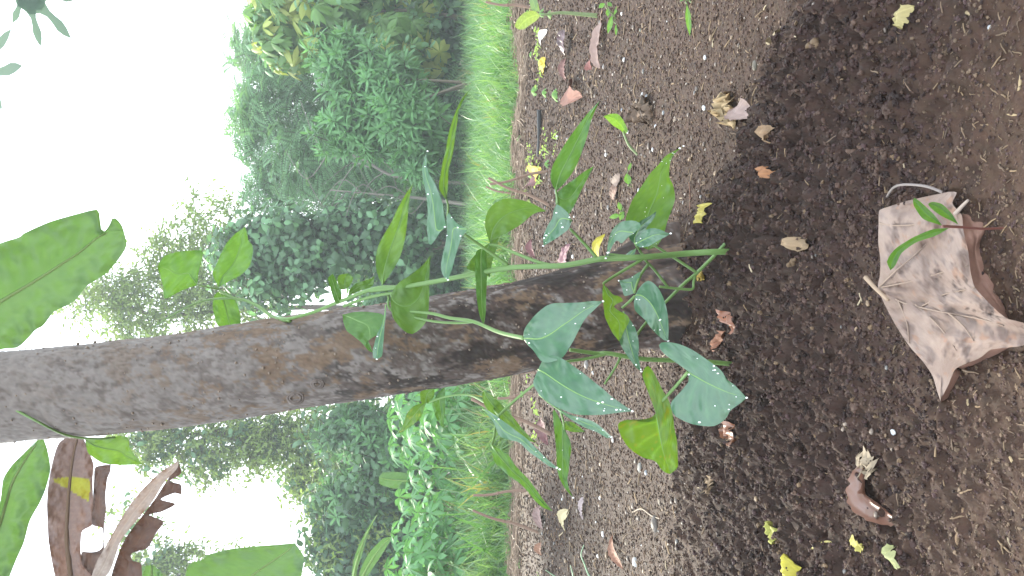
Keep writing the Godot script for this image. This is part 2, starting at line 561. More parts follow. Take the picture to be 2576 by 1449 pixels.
# a blade between two traced edges. depth in metres from the lens; tilt > 0 brings the lower side nearer (upper face seen)
func blade(tile: int, base: Array, a: Array, b: Array, tip: Array, depth: float, tilt: float, bend: float, cols: Array, o := {}) -> Dictionary:
	var pb := pix(tile, base[0], base[1])
	var pt := pix(tile, tip[0], tip[1])
	var nt: int = o.get("nt", 30)
	var ns: int = o.get("ns", 20)
	var ea := catmull([pb] + pixlist(tile, a) + [pt], nt)
	var eb := catmull([pb] + pixlist(tile, b) + [pt], nt)
	var er := PackedVector2Array()
	if o.has("rib"): er = catmull(pixlist(tile, o["rib"]), nt * 4)
	var cup: float = o.get("cup", 0.20)        # trough along the midrib, share of half width
	var twist: float = o.get("twist", 0.0)
	var rip: float = o.get("ripple", 0.0022)
	var vein: float = o.get("vein", 0.22)
	var nv: int = o.get("veins", 6)
	var seed_v := rng.randf() * 50.0
	var g := Geo.new()
	var grid := []
	var c0: Color = cols[0]
	var c1: Color = cols[1]
	for i in nt + 1:
		var t := i / float(nt)
		var half := ea[i].distance_to(eb[i]) * 0.5 / FOCAL * depth
		for j in ns + 1:
			var s := 2.0 * j / float(ns) - 1.0
			var p2 := ea[i].lerp(eb[i], j / float(ns))
			if not er.is_empty():
				var mid := er[int(round(pow(t, o.get("rib_pow", 1.0)) * nt * 4))]
				p2 = mid.lerp(ea[i], -s) if s < 0.0 else mid.lerp(eb[i], s)
			var d := depth - tilt * (p2.x - pb.x) / FOCAL * depth - bend * 4.0 * t * (1.0 - t)
			d += -cup * half * abs(s) + twist * s * half * (t - 0.3)
			d += rip * n_col.get_noise_3d(p2.x * 0.12 + seed_v, p2.y * 0.12, seed_v) * 3.0 * abs(s)
			# side veins run forward from the midrib; the sheet is raised between them
			var ph := fposmod(t * nv - abs(s) * 0.9, 1.0)
			var on_vein: float = max(0.0, 1.0 - min(ph, 1.0 - ph) * 7.0) * smoothstep(1.0, 0.6, abs(s))
			if abs(s) < 0.06: on_vein = 1.0
			d += on_vein * 0.0004
			var ts: float = o.get("tone_scale", 0.10)
			var tone: float = 0.5 + 0.5 * n_col.get_noise_3d(p2.x * ts + seed_v, p2.y * ts, 3.0 + seed_v) + o.get("speck", 0.35) * n_fine.get_noise_2d(p2.x * 0.02 + seed_v, p2.y * 0.02)
			var c := c0.lerp(c1, clamp(tone, 0.0, 1.0))
			c = c.lerp(c * 1.35 + Color(0.02, 0.03, 0.01), on_vein * vein * 2.0)
			if o.has("patch") and Geometry2D.is_point_in_polygon(p2, PackedVector2Array(o["patch"])): c = (o["patch_color"] as Color) * (0.8 + 0.4 * tone)
			if o.has("spot") and n_col.get_noise_3d(p2.x * ts * 2.5, p2.y * ts * 2.5, seed_v) > 0.36: c = c.lerp(o["spot"], 0.7)
			c.a = 1.0
			var p: Vector3
			if o.has("lift"):
				# lies on the ground: heights above it at the first edge, the middle and the second edge
				var lf: Array = o["lift"]
				var hh: float = lerpf(lf[1], lf[0], -s) if s < 0.0 else lerpf(lf[1], lf[2], s)
				hh *= 0.35 + 0.65 * pow(sin(PI * clampf(t, 0.02, 0.98)), 0.6) if o.get("taper", true) else 1.0
				hh += rip * n_col.get_noise_3d(p2.x * o.get("wave", 0.12) + seed_v, p2.y * o.get("wave", 0.12), seed_v) * 2.0 - on_vein * 0.0006
				if o.has("pleat"):
					var rel: Vector2 = p2 - (o["pleat"] as Vector2)
					hh += 0.0016 * sin(rel.angle() * 13.0 + 0.6) * clampf(rel.length() / 120.0, 0.0, 1.0) * (1.0 - absf(s) * 0.5)
				p = gp(p2.x, p2.y, max(hh, o.get("floor", 0.0008)))
			else: p = at(p2.x, p2.y, d)
			g.vert(p, c)
			grid.append(p)
	for i in nt:
		for j in ns:
			var k := i * (ns + 1) + j
			g.quad(k, k + 1, k + ns + 2, k + ns + 1)
	return {"mesh": g.mesh(), "grid": grid, "nt": nt, "ns": ns, "base": grid[ns / 2], "tip": grid[nt * (ns + 1) + ns / 2]}

func midrib(bl: Dictionary, r: float, upto := 0.9) -> ArrayMesh:
	var pts := []
	var n: int = bl.nt
	var w: int = bl.ns
	for i in range(0, int(n * upto) + 1, 3): pts.append(bl.grid[i * (w + 1) + w / 2])
	var g := Geo.new()
	tube_into(g, smooth_path(pts, 2), r, r * 0.3, 5)
	return g.mesh()

func droplets(bl: Dictionary, count: int, r: float) -> ArrayMesh:
	var g := Geo.new()
	var n: int = bl.nt
	var w: int = bl.ns
	for k in count:
		var i := rng.randi_range(2, n - 1)
		var j := rng.randi_range(1, w - 1)
		var p: Vector3 = bl.grid[i * (w + 1) + j]
		p += (cam_pos - p).normalized() * r * 0.4
		var q := r * (0.45 + 0.9 * pow(rng.randf(), 2.0))
		sph_into(g, p, Vector3(q, q * (1.0 + rng.randf() * 0.8), q), 5, 7)
	var tipd: Vector3 = bl.tip
	sph_into(g, tipd, Vector3(r * 1.2, r * 1.6, r * 1.2), 5, 7)
	return g.mesh()

func wpart(mesh: Mesh, called: String, material: Material, root: Node3D) -> MeshInstance3D:
	var o := put(mesh, called, material, root)
	o.position = -root.position
	return o

const LEAF_TOP := [Color(0.032, 0.100, 0.052), Color(0.060, 0.155, 0.070)]
const LEAF_UNDER := [Color(0.105, 0.215, 0.060), Color(0.150, 0.265, 0.085)]
const LEAF_MID := [Color(0.085, 0.195, 0.060), Color(0.122, 0.245, 0.080)]
const LEAF_SHEEN := [Color(0.052, 0.132, 0.066), Color(0.078, 0.170, 0.088)]  # paler green with some wet sky sheen put into the colour
const LEAF_YELLOW := [Color(0.15, 0.245, 0.032), Color(0.115, 0.24, 0.038)]

func vine_leaf(root: Node3D, tile: int, base: Array, a: Array, b: Array, tip: Array, depth: float, tilt: float, bend: float, cols: Array, drops := 0, o := {}) -> Dictionary:
	var glossy: bool = cols == LEAF_TOP or cols == LEAF_SHEEN
	if glossy: o["ripple"] = 0.0011
	var bl := blade(tile, base, a, b, tip, depth, tilt, bend, cols, o)
	var m: Material = M.wet_leaf if glossy else M.vine_leaf
	var lf := wpart(bl.mesh, "leaf", m, root)
	put(midrib(bl, 0.0007), "midrib", M.rib, lf)
	if drops > 0:
		var d := put(droplets(bl, int(drops * 0.5), 0.00062), "water_droplets", M.water, lf)
		d.set_meta("kind", "stuff")
	return bl

# a stem given as x, y, depth triples in a close-up
func stem(root: Node3D, called: String, tile: int, flat: Array, r0: float, r1: float) -> void:
	var pts := []
	for k in range(0, flat.size(), 3):
		var p := pix(tile, flat[k], flat[k + 1])
		pts.append(at(p.x, p.y, flat[k + 2]))
	wpart(tube(pts, r0 * 1.3, r1 * 1.4, 7, 5), called, M.vine_stem, root)

func build_vines() -> void:
	mat("wet_leaf", Color.WHITE, 0.36, Color(0.55, 0.6, 0.3), true, 0.85)
	mat("vine_leaf", Color.WHITE, 0.42, Color(0.95, 0.95, 0.55), true, 0.45)
	mat("rib", Color(0.17, 0.30, 0.09), 0.5)
	mat("vine_stem", Color(0.125, 0.225, 0.065), 0.5, Color(0.4, 0.4, 0.2))
	var w := StandardMaterial3D.new()
	w.albedo_color = Color(1, 1, 1, 1)
	w.roughness = 0.02
	w.refraction_enabled = true
	w.refraction_scale = 0.033
	M["water"] = w
	# ---- the vine that rises at the right of the trunk
	var gA := gp(1858, 633)
	var zA := (gA - cam_pos).dot(fwd)
	var A := thing("climbing_vine", gA, "leafy green vine climbing from the soil up the right of the trunk", "vine", "vines at the trunk")
	stem(A, "stem", 4, [1945, 268, zA, 1700, 270, zA - 0.01, 1400, 288, 0.715, 1000, 322, 0.70, 620, 338, 0.70, 520, 346, 0.70, 200, 405, 0.705, -60, 414, 0.71, -360, 430, 0.72, -710, 490, 0.735, -1060, 560, 0.75, -1360, 610, 0.76, -1761, 660, 0.775], 0.0022, 0.0016)
	stem(A, "stem", 7, [2540, 750, 0.765, 2350, 752, 0.77, 2200, 782, 0.775, 2000, 862, 0.785, 1850, 918, 0.795, 1650, 1000, 0.81, 1400, 1068, 0.835, 1300, 1060, 0.86], 0.0016, 0.0012)
	stem(A, "stem", 7, [2576, 788, 0.765, 2300, 832, 0.772, 2100, 885, 0.78, 1950, 945, 0.79], 0.0013, 0.0010)
	stem(A, "stem", 7, [1410, 1085, 0.835, 1250, 1062, 0.865, 1100, 950, 0.885, 960, 885, 0.90, 850, 862, 0.905, 700, 792, 0.91], 0.0019, 0.0011)
	stem(A, "tendril", 7, [850, 862, 0.905, 640, 870, 0.91, 440, 922, 0.91, 250, 1020, 0.92, 30, 1150, 0.93], 0.0011, 0.0006)
	stem(A, "petiole", 3, [150, 640, 0.772, 185, 720, 0.772, 220, 860, 0.77, 590, 960, 0.762, 850, 985, 0.755, 1040, 975, 0.735], 0.0010, 0.0009)
	stem(A, "petiole", 3, [215, 860, 0.772, 590, 885, 0.758, 800, 935, 0.748, 1040, 972, 0.735, 1300, 1080, 0.69, 1545, 1138, 0.65], 0.0011, 0.0013)
	stem(A, "petiole", 3, [1390, 410, 0.722, 1270, 320, 0.72, 1130, 220, 0.715, 950, 95, 0.705], 0.0014, 0.0009)
	stem(A, "petiole", 3, [1900, 420, 0.706, 1700, 375, 0.71, 1480, 290, 0.715, 1300, 215, 0.725, 1210, 195, 0.73], 0.0013, 0.0009)
	stem(A, "petiole", 3, [2285, 335, 0.70, 2160, 190, 0.695, 2015, 40, 0.685], 0.0012, 0.0009)
	stem(A, "petiole", 4, [1010, 330, 0.70, 960, 270, 0.705, 915, 200, 0.69], 0.0010, 0.0008)
	stem(A, "petiole", 7, [690, 770, 0.91, 600, 755, 0.905, 478, 728, 0.90], 0.0009, 0.0007)
	stem(A, "petiole", 4, [640, 292, 0.70, 800, 312, 0.70, 980, 322, 0.70], 0.0007, 0.0012)
	stem(A, "petiole", 1, [1885, 1170, 0.69, 1880, 1100, 0.70, 1870, 1045, 0.71], 0.0009, 0.0007)
	stem(A, "petiole", 1, [770, 1130, 0.745, 785, 1200, 0.735, 780, 1290, 0.725], 0.0008, 0.0008)
	vine_leaf(A, 1, [1870, 1045], [1825, 960, 1815, 880, 1840, 780, 1900, 670, 1980, 540, 2080, 400, 2190, 260], [1950, 970, 2020, 880, 2080, 780, 2130, 650, 2180, 510, 2220, 350, 2270, 220], [2315, 130], 0.71, -0.25, -0.006, LEAF_MID)
	vine_leaf(A, 1, [1880, 1060], [1960, 990, 2060, 920, 2150, 850], [1865, 1150, 1900, 1260, 2000, 1275, 2060, 1180, 2110, 1070, 2180, 930], [2255, 790], 0.715, -0.3, 0.0, LEAF_MID)
	vine_leaf(A, 3, [2030, -40], [1990, -125, 1885, -208, 1848, -150, 1835, -70, 1790, 0, 1745, 110], [2000, 40, 1930, 95, 1850, 150], [1745, 210], 0.675, 0.55, 0.004, LEAF_TOP, 18)
	vine_leaf(A, 1, [1210, 1570], [1180, 1490, 1158, 1400, 1160, 1330, 1185, 1245, 1240, 1175, 1330, 1125, 1440, 1118, 1560, 1140, 1660, 1180], [1300, 1500, 1420, 1440, 1530, 1370, 1620, 1290, 1690, 1255], [1775, 1245], 0.73, -0.45, 0.0, LEAF_UNDER)
	vine_leaf(A, 3, [1215, 180], [1130, 230, 1040, 320, 985, 400, 975, 440, 1055, 468, 1120, 480], [1290, 130, 1280, 220, 1240, 330, 1220, 430], [1205, 525], 0.745, -0.3, 0.0, LEAF_UNDER)
	vine_leaf(A, 3, [1130, 235], [1070, 262, 1055, 350, 1060, 500, 1070, 700, 1090, 850, 1115, 950], [1165, 260, 1175, 400, 1175, 550, 1170, 700, 1165, 880], [1145, 1010], 0.725, -0.9, -0.004, LEAF_MID)
	vine_leaf(A, 1, [730, 1420], [650, 1540, 600, 1594, 580, 1500, 572, 1400, 580, 1250, 565, 1080, 540, 950, 525, 830, 540, 730], [768, 1400, 745, 1290, 728, 1160, 690, 1060, 640, 940, 590, 860, 565, 740], [580, 640], 0.735, 0.9, 0.0, LEAF_SHEEN, 8)
	vine_leaf(A, 1, [770, 1130], [700, 1040, 695, 960, 710, 880, 730, 760, 760, 640, 790, 470, 830, 330, 890, 180, 950, 80], [785, 1000, 790, 830, 830, 680, 860, 480, 880, 330, 895, 235, 960, 90], [1030, -5], 0.75, -0.6, 0.0, LEAF_UNDER)
	vine_leaf(A, 3, [985, 40], [870, -20, 790, -125, 768, -60, 775, 60, 760, 180, 730, 300, 712, 430, 740, 520], [930, 110, 895, 200, 860, 310, 830, 430], [785, 552], 0.70, 0.9, 0.0, LEAF_SHEEN, 10)
	vine_leaf(A, 3, [125, 605], [90, 540, 60, 430, 58, 320, 80, 220, 120, 130, 175, 40, 220, -40, 290, -190, 370, -330], [185, 520, 245, 430, 300, 330, 345, 180, 370, 20, 390, -190, 405, -320], [440, -434], 0.755, -0.4, 0.0, LEAF_UNDER)
	vine_leaf(A, 3, [210, 700], [240, 640, 300, 570, 390, 515, 490, 440, 560, 370], [205, 780, 225, 920, 290, 1015, 360, 1080, 430, 1097, 500, 1050, 560, 980, 590, 850, 597, 700, 597, 560, 602, 400], [610, 300], 0.758, -0.35, 0.0, LEAF_UNDER)
	vine_leaf(A, 7, [1930, 900], [1870, 910, 1840, 850, 1810, 740, 1790, 660], [1925, 830, 1915, 790, 1880, 690], [1840, 615], 0.79, -0.7, 0.0, LEAF_MID)
	vine_leaf(A, 7, [1960, 775], [1910, 770, 1885, 690, 1900, 630], [2010, 740, 2045, 660], [1990, 613], 0.80, -0.5, 0.0, LEAF_UNDER)
	vine_leaf(A, 7, [2000, 840], [2005, 780, 2080, 710, 2180, 680], [2100, 790, 2200, 760, 2245, 730], [2260, 640], 0.785, -0.5, 0.0, LEAF_UNDER)
	vine_leaf(A, 7, [1940, 1030], [1945, 1100, 1980, 1190, 2050, 1245, 2130, 1310, 2200, 1390], [2060, 1000, 2200, 1000, 2345, 1025, 2350, 1090, 2320, 1205, 2250, 1250, 2185, 1265, 2215, 1330], [2245, 1410], 0.785, 0.2, 0.0, LEAF_MID)
	vine_leaf(A, 3, [158, 800], [140, 900, 120, 1000, 70, 1100, 30, 1250, 30, 1330], [162, 900, 147, 1020, 140, 1120, 130, 1240, 120, 1320], [70, 1350], 0.765, 0.9, 0.0, LEAF_SHEEN, 5)
	vine_leaf(A, 7, [478, 728], [490, 600, 520, 480, 530, 385, 400, 383, 260, 398, 145, 440, 95, 500], [380, 762, 280, 805, 150, 870, 135, 760, 105, 640], [80, 565], 0.90, -0.3, 0.0, LEAF_MID)
	vine_leaf(A, 7, [690, 750], [640, 650, 630, 600, 680, 500, 720, 400, 770, 310, 850, 220], [800, 690, 930, 620, 1010, 520, 1035, 400, 1030, 330, 990, 280, 980, 210], [960, 140], 0.91, -0.3, 0.0, LEAF_MID)
	vine_leaf(A, 7, [700, 790], [650, 830, 630, 930, 650, 1050, 690, 1150, 740, 1230], [780, 800, 850, 860, 890, 960, 915, 1100, 900, 1200], [810, 1260], 0.93, -0.3, 0.0, LEAF_MID)
	vine_leaf(A, 2, [1040, 1633], [930, 1580, 830, 1440, 810, 1330, 840, 1230, 880, 1130, 940, 1040, 1000, 950, 1060, 860, 1140, 780, 1210, 690, 1300, 640], [1120, 1600, 1190, 1500, 1230, 1350, 1260, 1270, 1290, 1190, 1310, 1120, 1300, 1030, 1280, 960, 1250, 900, 1255, 780, 1280, 700, 1330, 640], [1395, 590], 0.735, -0.45, 0.0, LEAF_UNDER, 30, {"spot": Color(0.15, 0.29, 0.03)})
	vine_leaf(A, 4, [905, 195], [845, 130, 880, 40, 960, -40, 1060, -95], [960, 130, 1020, 30, 1070, -30, 1110, -90], [1120, -140], 0.71, 0.1, 0.0, LEAF_TOP)
	vine_leaf(A, 4, [860, 100], [960, 30, 950, -25, 860, -47, 760, -30, 690, 30, 645, 120, 628, 220], [810, 150, 770, 185, 725, 155, 690, 190, 650, 270], [612, 335], 0.685, 0.55, 0.003, LEAF_SHEEN, 10)
	vine_leaf(A, 4, [905, 190], [940, 110, 1010, 50, 1090, 30, 1170, 50, 1220, 75], [950, 225, 1040, 215, 1120, 170, 1170, 140, 1230, 110], [1265, 85], 0.68, 0.6, 0.003, LEAF_TOP, 8)
	vine_leaf(A, 4, [915, 240], [860, 260, 800, 310], [900, 300, 850, 345], [780, 350], 0.70, 0.8, 0.0, LEAF_SHEEN)
	# ---- the thin branching vine that leans over the trunk foot
	var gC := gp(1849, 583)
	var zC := (gC - cam_pos).dot(fwd)
	var C := thing("climbing_vine", gC, "thin branching vine with few leaves across the dark foot of the trunk", "vine", "vines at the trunk")
	stem(C, "stem", 4, [1910, 70, zC, 1750, 260, zC + 0.005, 1530, 480, 0.735, 1400, 590, 0.73, 1220, 770, 0.725, 1020, 980, 0.72, 930, 1100, 0.70], 0.0014, 0.0009)
	stem(C, "stem", 4, [1530, 480, 0.735, 1300, 330, 0.73, 1090, 200, 0.725], 0.0011, 0.0008)
	stem(C, "stem", 4, [1510, 500, 0.735, 1495, 580, 0.73, 1480, 645, 0.725, 1340, 640, 0.72, 1150, 620, 0.715], 0.0010, 0.0008)
	stem(C, "stem", 4, [1240, 630, 0.718, 1100, 450, 0.71, 1000, 345, 0.70], 0.0010, 0.0008)
	stem(C, "petiole", 4, [980, 345, 0.70, 720, 500, 0.69, 590, 585, 0.675], 0.0011, 0.0008)
	stem(C, "petiole", 4, [905, 715, 0.69, 850, 770, 0.692, 775, 835, 0.695], 0.0010, 0.0008)
	stem(C, "petiole", 4, [1040, 395, 0.705, 970, 490, 0.70, 925, 590, 0.695, 900, 680, 0.69], 0.0011, 0.0008)
	vine_leaf(C, 4, [905, 715], [930, 660, 985, 590, 1040, 560, 1100, 590, 1150, 650, 1190, 730, 1220, 820, 1238, 930, 1245, 1040], [893, 790, 910, 865, 1000, 950, 1060, 1030, 1130, 1105, 1200, 1160], [1240, 1165], 0.69, 0.5, 0.004, LEAF_TOP, 12)
	vine_leaf(C, 4, [790, 870], [740, 1000, 745, 1160, 790, 1260, 850, 1350, 920, 1440], [850, 945, 905, 1030, 935, 1120, 945, 1220, 940, 1330], [970, 1473], 0.69, 0.35, 0.0, LEAF_TOP, 8)
	vine_leaf(C, 4, [585, 585], [578, 700, 590, 820, 602, 920, 640, 1010, 685, 1095], [640, 650, 690, 705, 745, 715, 790, 760, 740, 785, 690, 820, 740, 860, 830, 910, 850, 965, 800, 1060, 765, 1140], [745, 1168], 0.675, -0.3, 0.0, LEAF_YELLOW)
	vine_leaf(C, 4, [900, 690], [920, 610, 960, 470, 850, 535], [890, 690, 800, 715, 775, 640], [745, 560], 0.70, 0.7, 0.0, LEAF_SHEEN, 5)
	# ---- the vine that rises at the left of the trunk foot
	var gB := gp(1860, 918)
	var zB := (gB - cam_pos).dot(fwd)
	var B := thing("climbing_vine", gB, "vine with broad wet heart-shaped leaves left of the trunk foot", "vine", "vines at the trunk")
	stem(B, "stem", 4, [1955, 1405, zB, 1500, 1367, 0.715, 1000, 1350, 0.70, 640, 1292, 0.69, 520, 1292, 0.69, 250, 1255, 0.68], 0.0017, 0.0012)
	stem(B, "stem", 4, [640, 1292, 0.69, 420, 1345, 0.685, 230, 1372, 0.68, 20, 1420, 0.68], 0.0010, 0.0008)
	stem(B, "petiole", 4, [760, 1330, 0.695, 710, 1430, 0.69, 600, 1600, 0.685], 0.0009, 0.0007)
	stem(B, "petiole", 6, [1440, 95, 0.63, 1280, 280, 0.65, 1112, 452, 0.665], 0.0011, 0.0009)
	stem(B, "petiole", 5, [1770, 150, 0.66, 1640, 232, 0.68, 1400, 430, 0.70, 1300, 530, 0.705], 0.0010, 0.0008)
	stem(B, "petiole", 5, [1640, 232, 0.68, 1500, 350, 0.70, 1340, 500, 0.71, 1200, 555, 0.715, 1110, 640, 0.72, 1105, 720, 0.72], 0.0005, 0.0004)
	stem(B, "petiole", 5, [1300, 530, 0.705, 1262, 650, 0.70, 1245, 760, 0.69, 1222, 830, 0.68], 0.0009, 0.0007)
	stem(B, "petiole", 5, [1300, 530, 0.705, 1150, 400, 0.74, 980, 325, 0.77, 760, 345, 0.79, 600, 400, 0.80], 0.0009, 0.0006)
	stem(B, "petiole", 5, [1900, 430, 0.66, 1945, 590, 0.668, 1955, 680, 0.67], 0.0008, 0.0006)
	stem(B, "petiole", 4, [1500, 1367, 0.715, 1480, 1440, 0.66, 1440, 1480, 0.63], 0.0012, 0.0010)
	vine_leaf(B, 3, [1542, 1140], [1545, 1080, 1570, 1020, 1640, 930, 1700, 870, 1780, 810, 1860, 785, 1960, 785, 2100, 780, 2230, 765], [1580, 1200, 1650, 1270, 1720, 1370, 1800, 1385, 1930, 1340, 1990, 1260, 2050, 1160, 2100, 1060, 2160, 950, 2260, 850], [2345, 768], 0.65, 0.55, 0.006, LEAF_TOP, 10)
	vine_leaf(B, 5, [1700, 320], [1850, 430, 2000, 520, 2150, 560, 2260, 600, 2350, 670], [1780, 400, 1900, 490, 2000, 560, 2150, 650, 2280, 700, 2390, 762], [2430, 750], 0.645, 0.8, 0.0, LEAF_SHEEN, 12)
	vine_leaf(B, 5, [1745, 90], [1740, -40, 1850, -75, 1960, -25, 2060, 45, 2150, 110, 2250, 190, 2350, 270, 2440, 350, 2540, 420], [1690, 125, 1640, 180, 1645, 230, 1700, 320, 1780, 390, 1900, 460, 2060, 520, 2200, 530, 2350, 525, 2500, 505], [2641, 490], 0.64, 0.7, 0.006, LEAF_TOP, 32)
	vine_leaf(B, 6, [1440, 95], [1400, 60, 1330, -10, 1230, -60, 1170, -120, 1145, -170, 1170, -200, 1250, -205, 1350, -185, 1450, -145, 1550, -85, 1650, -15, 1740, 50, 1790, 100, 1830, 170, 1900, 220, 1960, 280], [1445, 180, 1430, 250, 1400, 300, 1340, 340, 1290, 370, 1262, 420, 1275, 480, 1310, 540, 1380, 580, 1480, 620, 1600, 640, 1700, 640, 1780, 600, 1830, 550, 1860, 490, 1910, 450, 1980, 400], [2030, 355], 0.63, 0.55, 0.004, LEAF_TOP, 26, {"ns": 26, "nt": 44, "rib": [1440, 95, 1640, 210, 1840, 300, 2030, 355], "rib_pow": 1.5})
	vine_leaf(B, 6, [1115, 470], [1105, 380, 1050, 300, 1000, 200, 978, 110, 1025, 30, 1080, 75, 1130, 170, 1185, 280, 1245, 380, 1285, 520, 1300, 650, 1330, 800, 1335, 950, 1335, 1060], [1110, 560, 1045, 600, 940, 592, 830, 575, 745, 605, 735, 655, 765, 740, 820, 830, 885, 895, 985, 955, 1090, 985, 1135, 1020, 1165, 1070, 1205, 1105], [1260, 1122], 0.665, -0.1, 0.004, LEAF_YELLOW, 0, {"ns": 26, "nt": 44, "vein": 0.4, "spot": Color(0.24, 0.24, 0.03), "rib": [1115, 470, 1150, 700, 1190, 900, 1260, 1122], "rib_pow": 1.5})
	vine_leaf(B, 5, [1940, 690], [1920, 590, 1880, 510, 1840, 465, 1845, 600, 1862, 750, 1875, 900, 1880, 1050, 1900, 1150, 1950, 1250, 2000, 1315], [1985, 730, 2015, 790, 2027, 870, 2010, 970, 2000, 1080, 1985, 1180, 2005, 1280], [2045, 1360], 0.68, -0.3, 0.0, LEAF_MID, 2)
	vine_leaf(B, 5, [1965, 590], [2040, 600, 2110, 650], [1960, 670, 2040, 700], [2165, 700], 0.685, -0.2, 0.0, LEAF_UNDER)
	vine_leaf(B, 5, [1150, 283], [1220, 330, 1300, 400, 1370, 470, 1450, 560, 1520, 650, 1600, 740], [1130, 310, 1135, 380, 1170, 460, 1250, 530, 1330, 590, 1420, 650, 1500, 720, 1600, 790], [1665, 800], 0.715, -0.4, 0.0, LEAF_UNDER)
	vine_leaf(B, 5, [1130, 465], [1200, 490, 1330, 580, 1460, 680, 1560, 750, 1650, 840, 1760, 950, 1850, 1030], [1180, 520, 1240, 600, 1270, 670, 1300, 740, 1400, 780, 1500, 805, 1600, 900, 1700, 970, 1800, 1045], [1910, 1075], 0.70, 0.7, 0.0, LEAF_SHEEN, 14)
	vine_leaf(B, 5, [1225, 830], [1300, 870, 1400, 940, 1450, 1020, 1520, 1100, 1600, 1180, 1680, 1290, 1750, 1390], [1230, 920, 1260, 1010, 1340, 1090, 1420, 1160, 1500, 1210, 1580, 1290, 1660, 1390, 1740, 1460], [1837, 1495], 0.68, -0.35, 0.0, LEAF_MID)
	vine_leaf(B, 5, [570, 400], [480, 420, 410, 460, 360, 540, 330, 640], [545, 470, 510, 560, 440, 620, 360, 680], [265, 725], 0.80, -0.3, 0.0, LEAF_UNDER, 0, {"spot": Color(0.30, 0.34, 0.10)})
	vine_leaf(B, 5, [640, 380], [625, 430, 670, 560, 715, 640], [690, 300, 750, 255, 757, 400, 750, 560], [740, 660], 0.80, -0.3, 0.0, LEAF_MID)
	vine_leaf(B, 5, [580, 410], [515, 400, 510, 290], [640, 350], [650, 262], 0.81, -0.3, 0.0, LEAF_UNDER)
	# ---- the runner wound round the trunk higher up
	var gD := at(0, 1009, 0.80)
	var D := thing("twining_vine", at(290, 1097, 0.83), "thin green runner wound across the pale upper trunk with one leaf below", "vine", "vines at the trunk")
	var pts := [at(-60, 970, 0.795), gD, at(90, 1058, 0.798), at(165, 1094, 0.82), at(240, 1104, 0.835), at(290, 1100, 0.845)]
	wpart(tube(pts, 0.0013, 0.0012, 7), "stem", M.vine_stem, D)
	vine_leaf(D, 0, [214, 1106], [222, 1140, 258, 1165, 305, 1170], [315, 1097, 328, 1130], [358, 1168], 0.85, -0.3, 0.0, LEAF_UNDER)

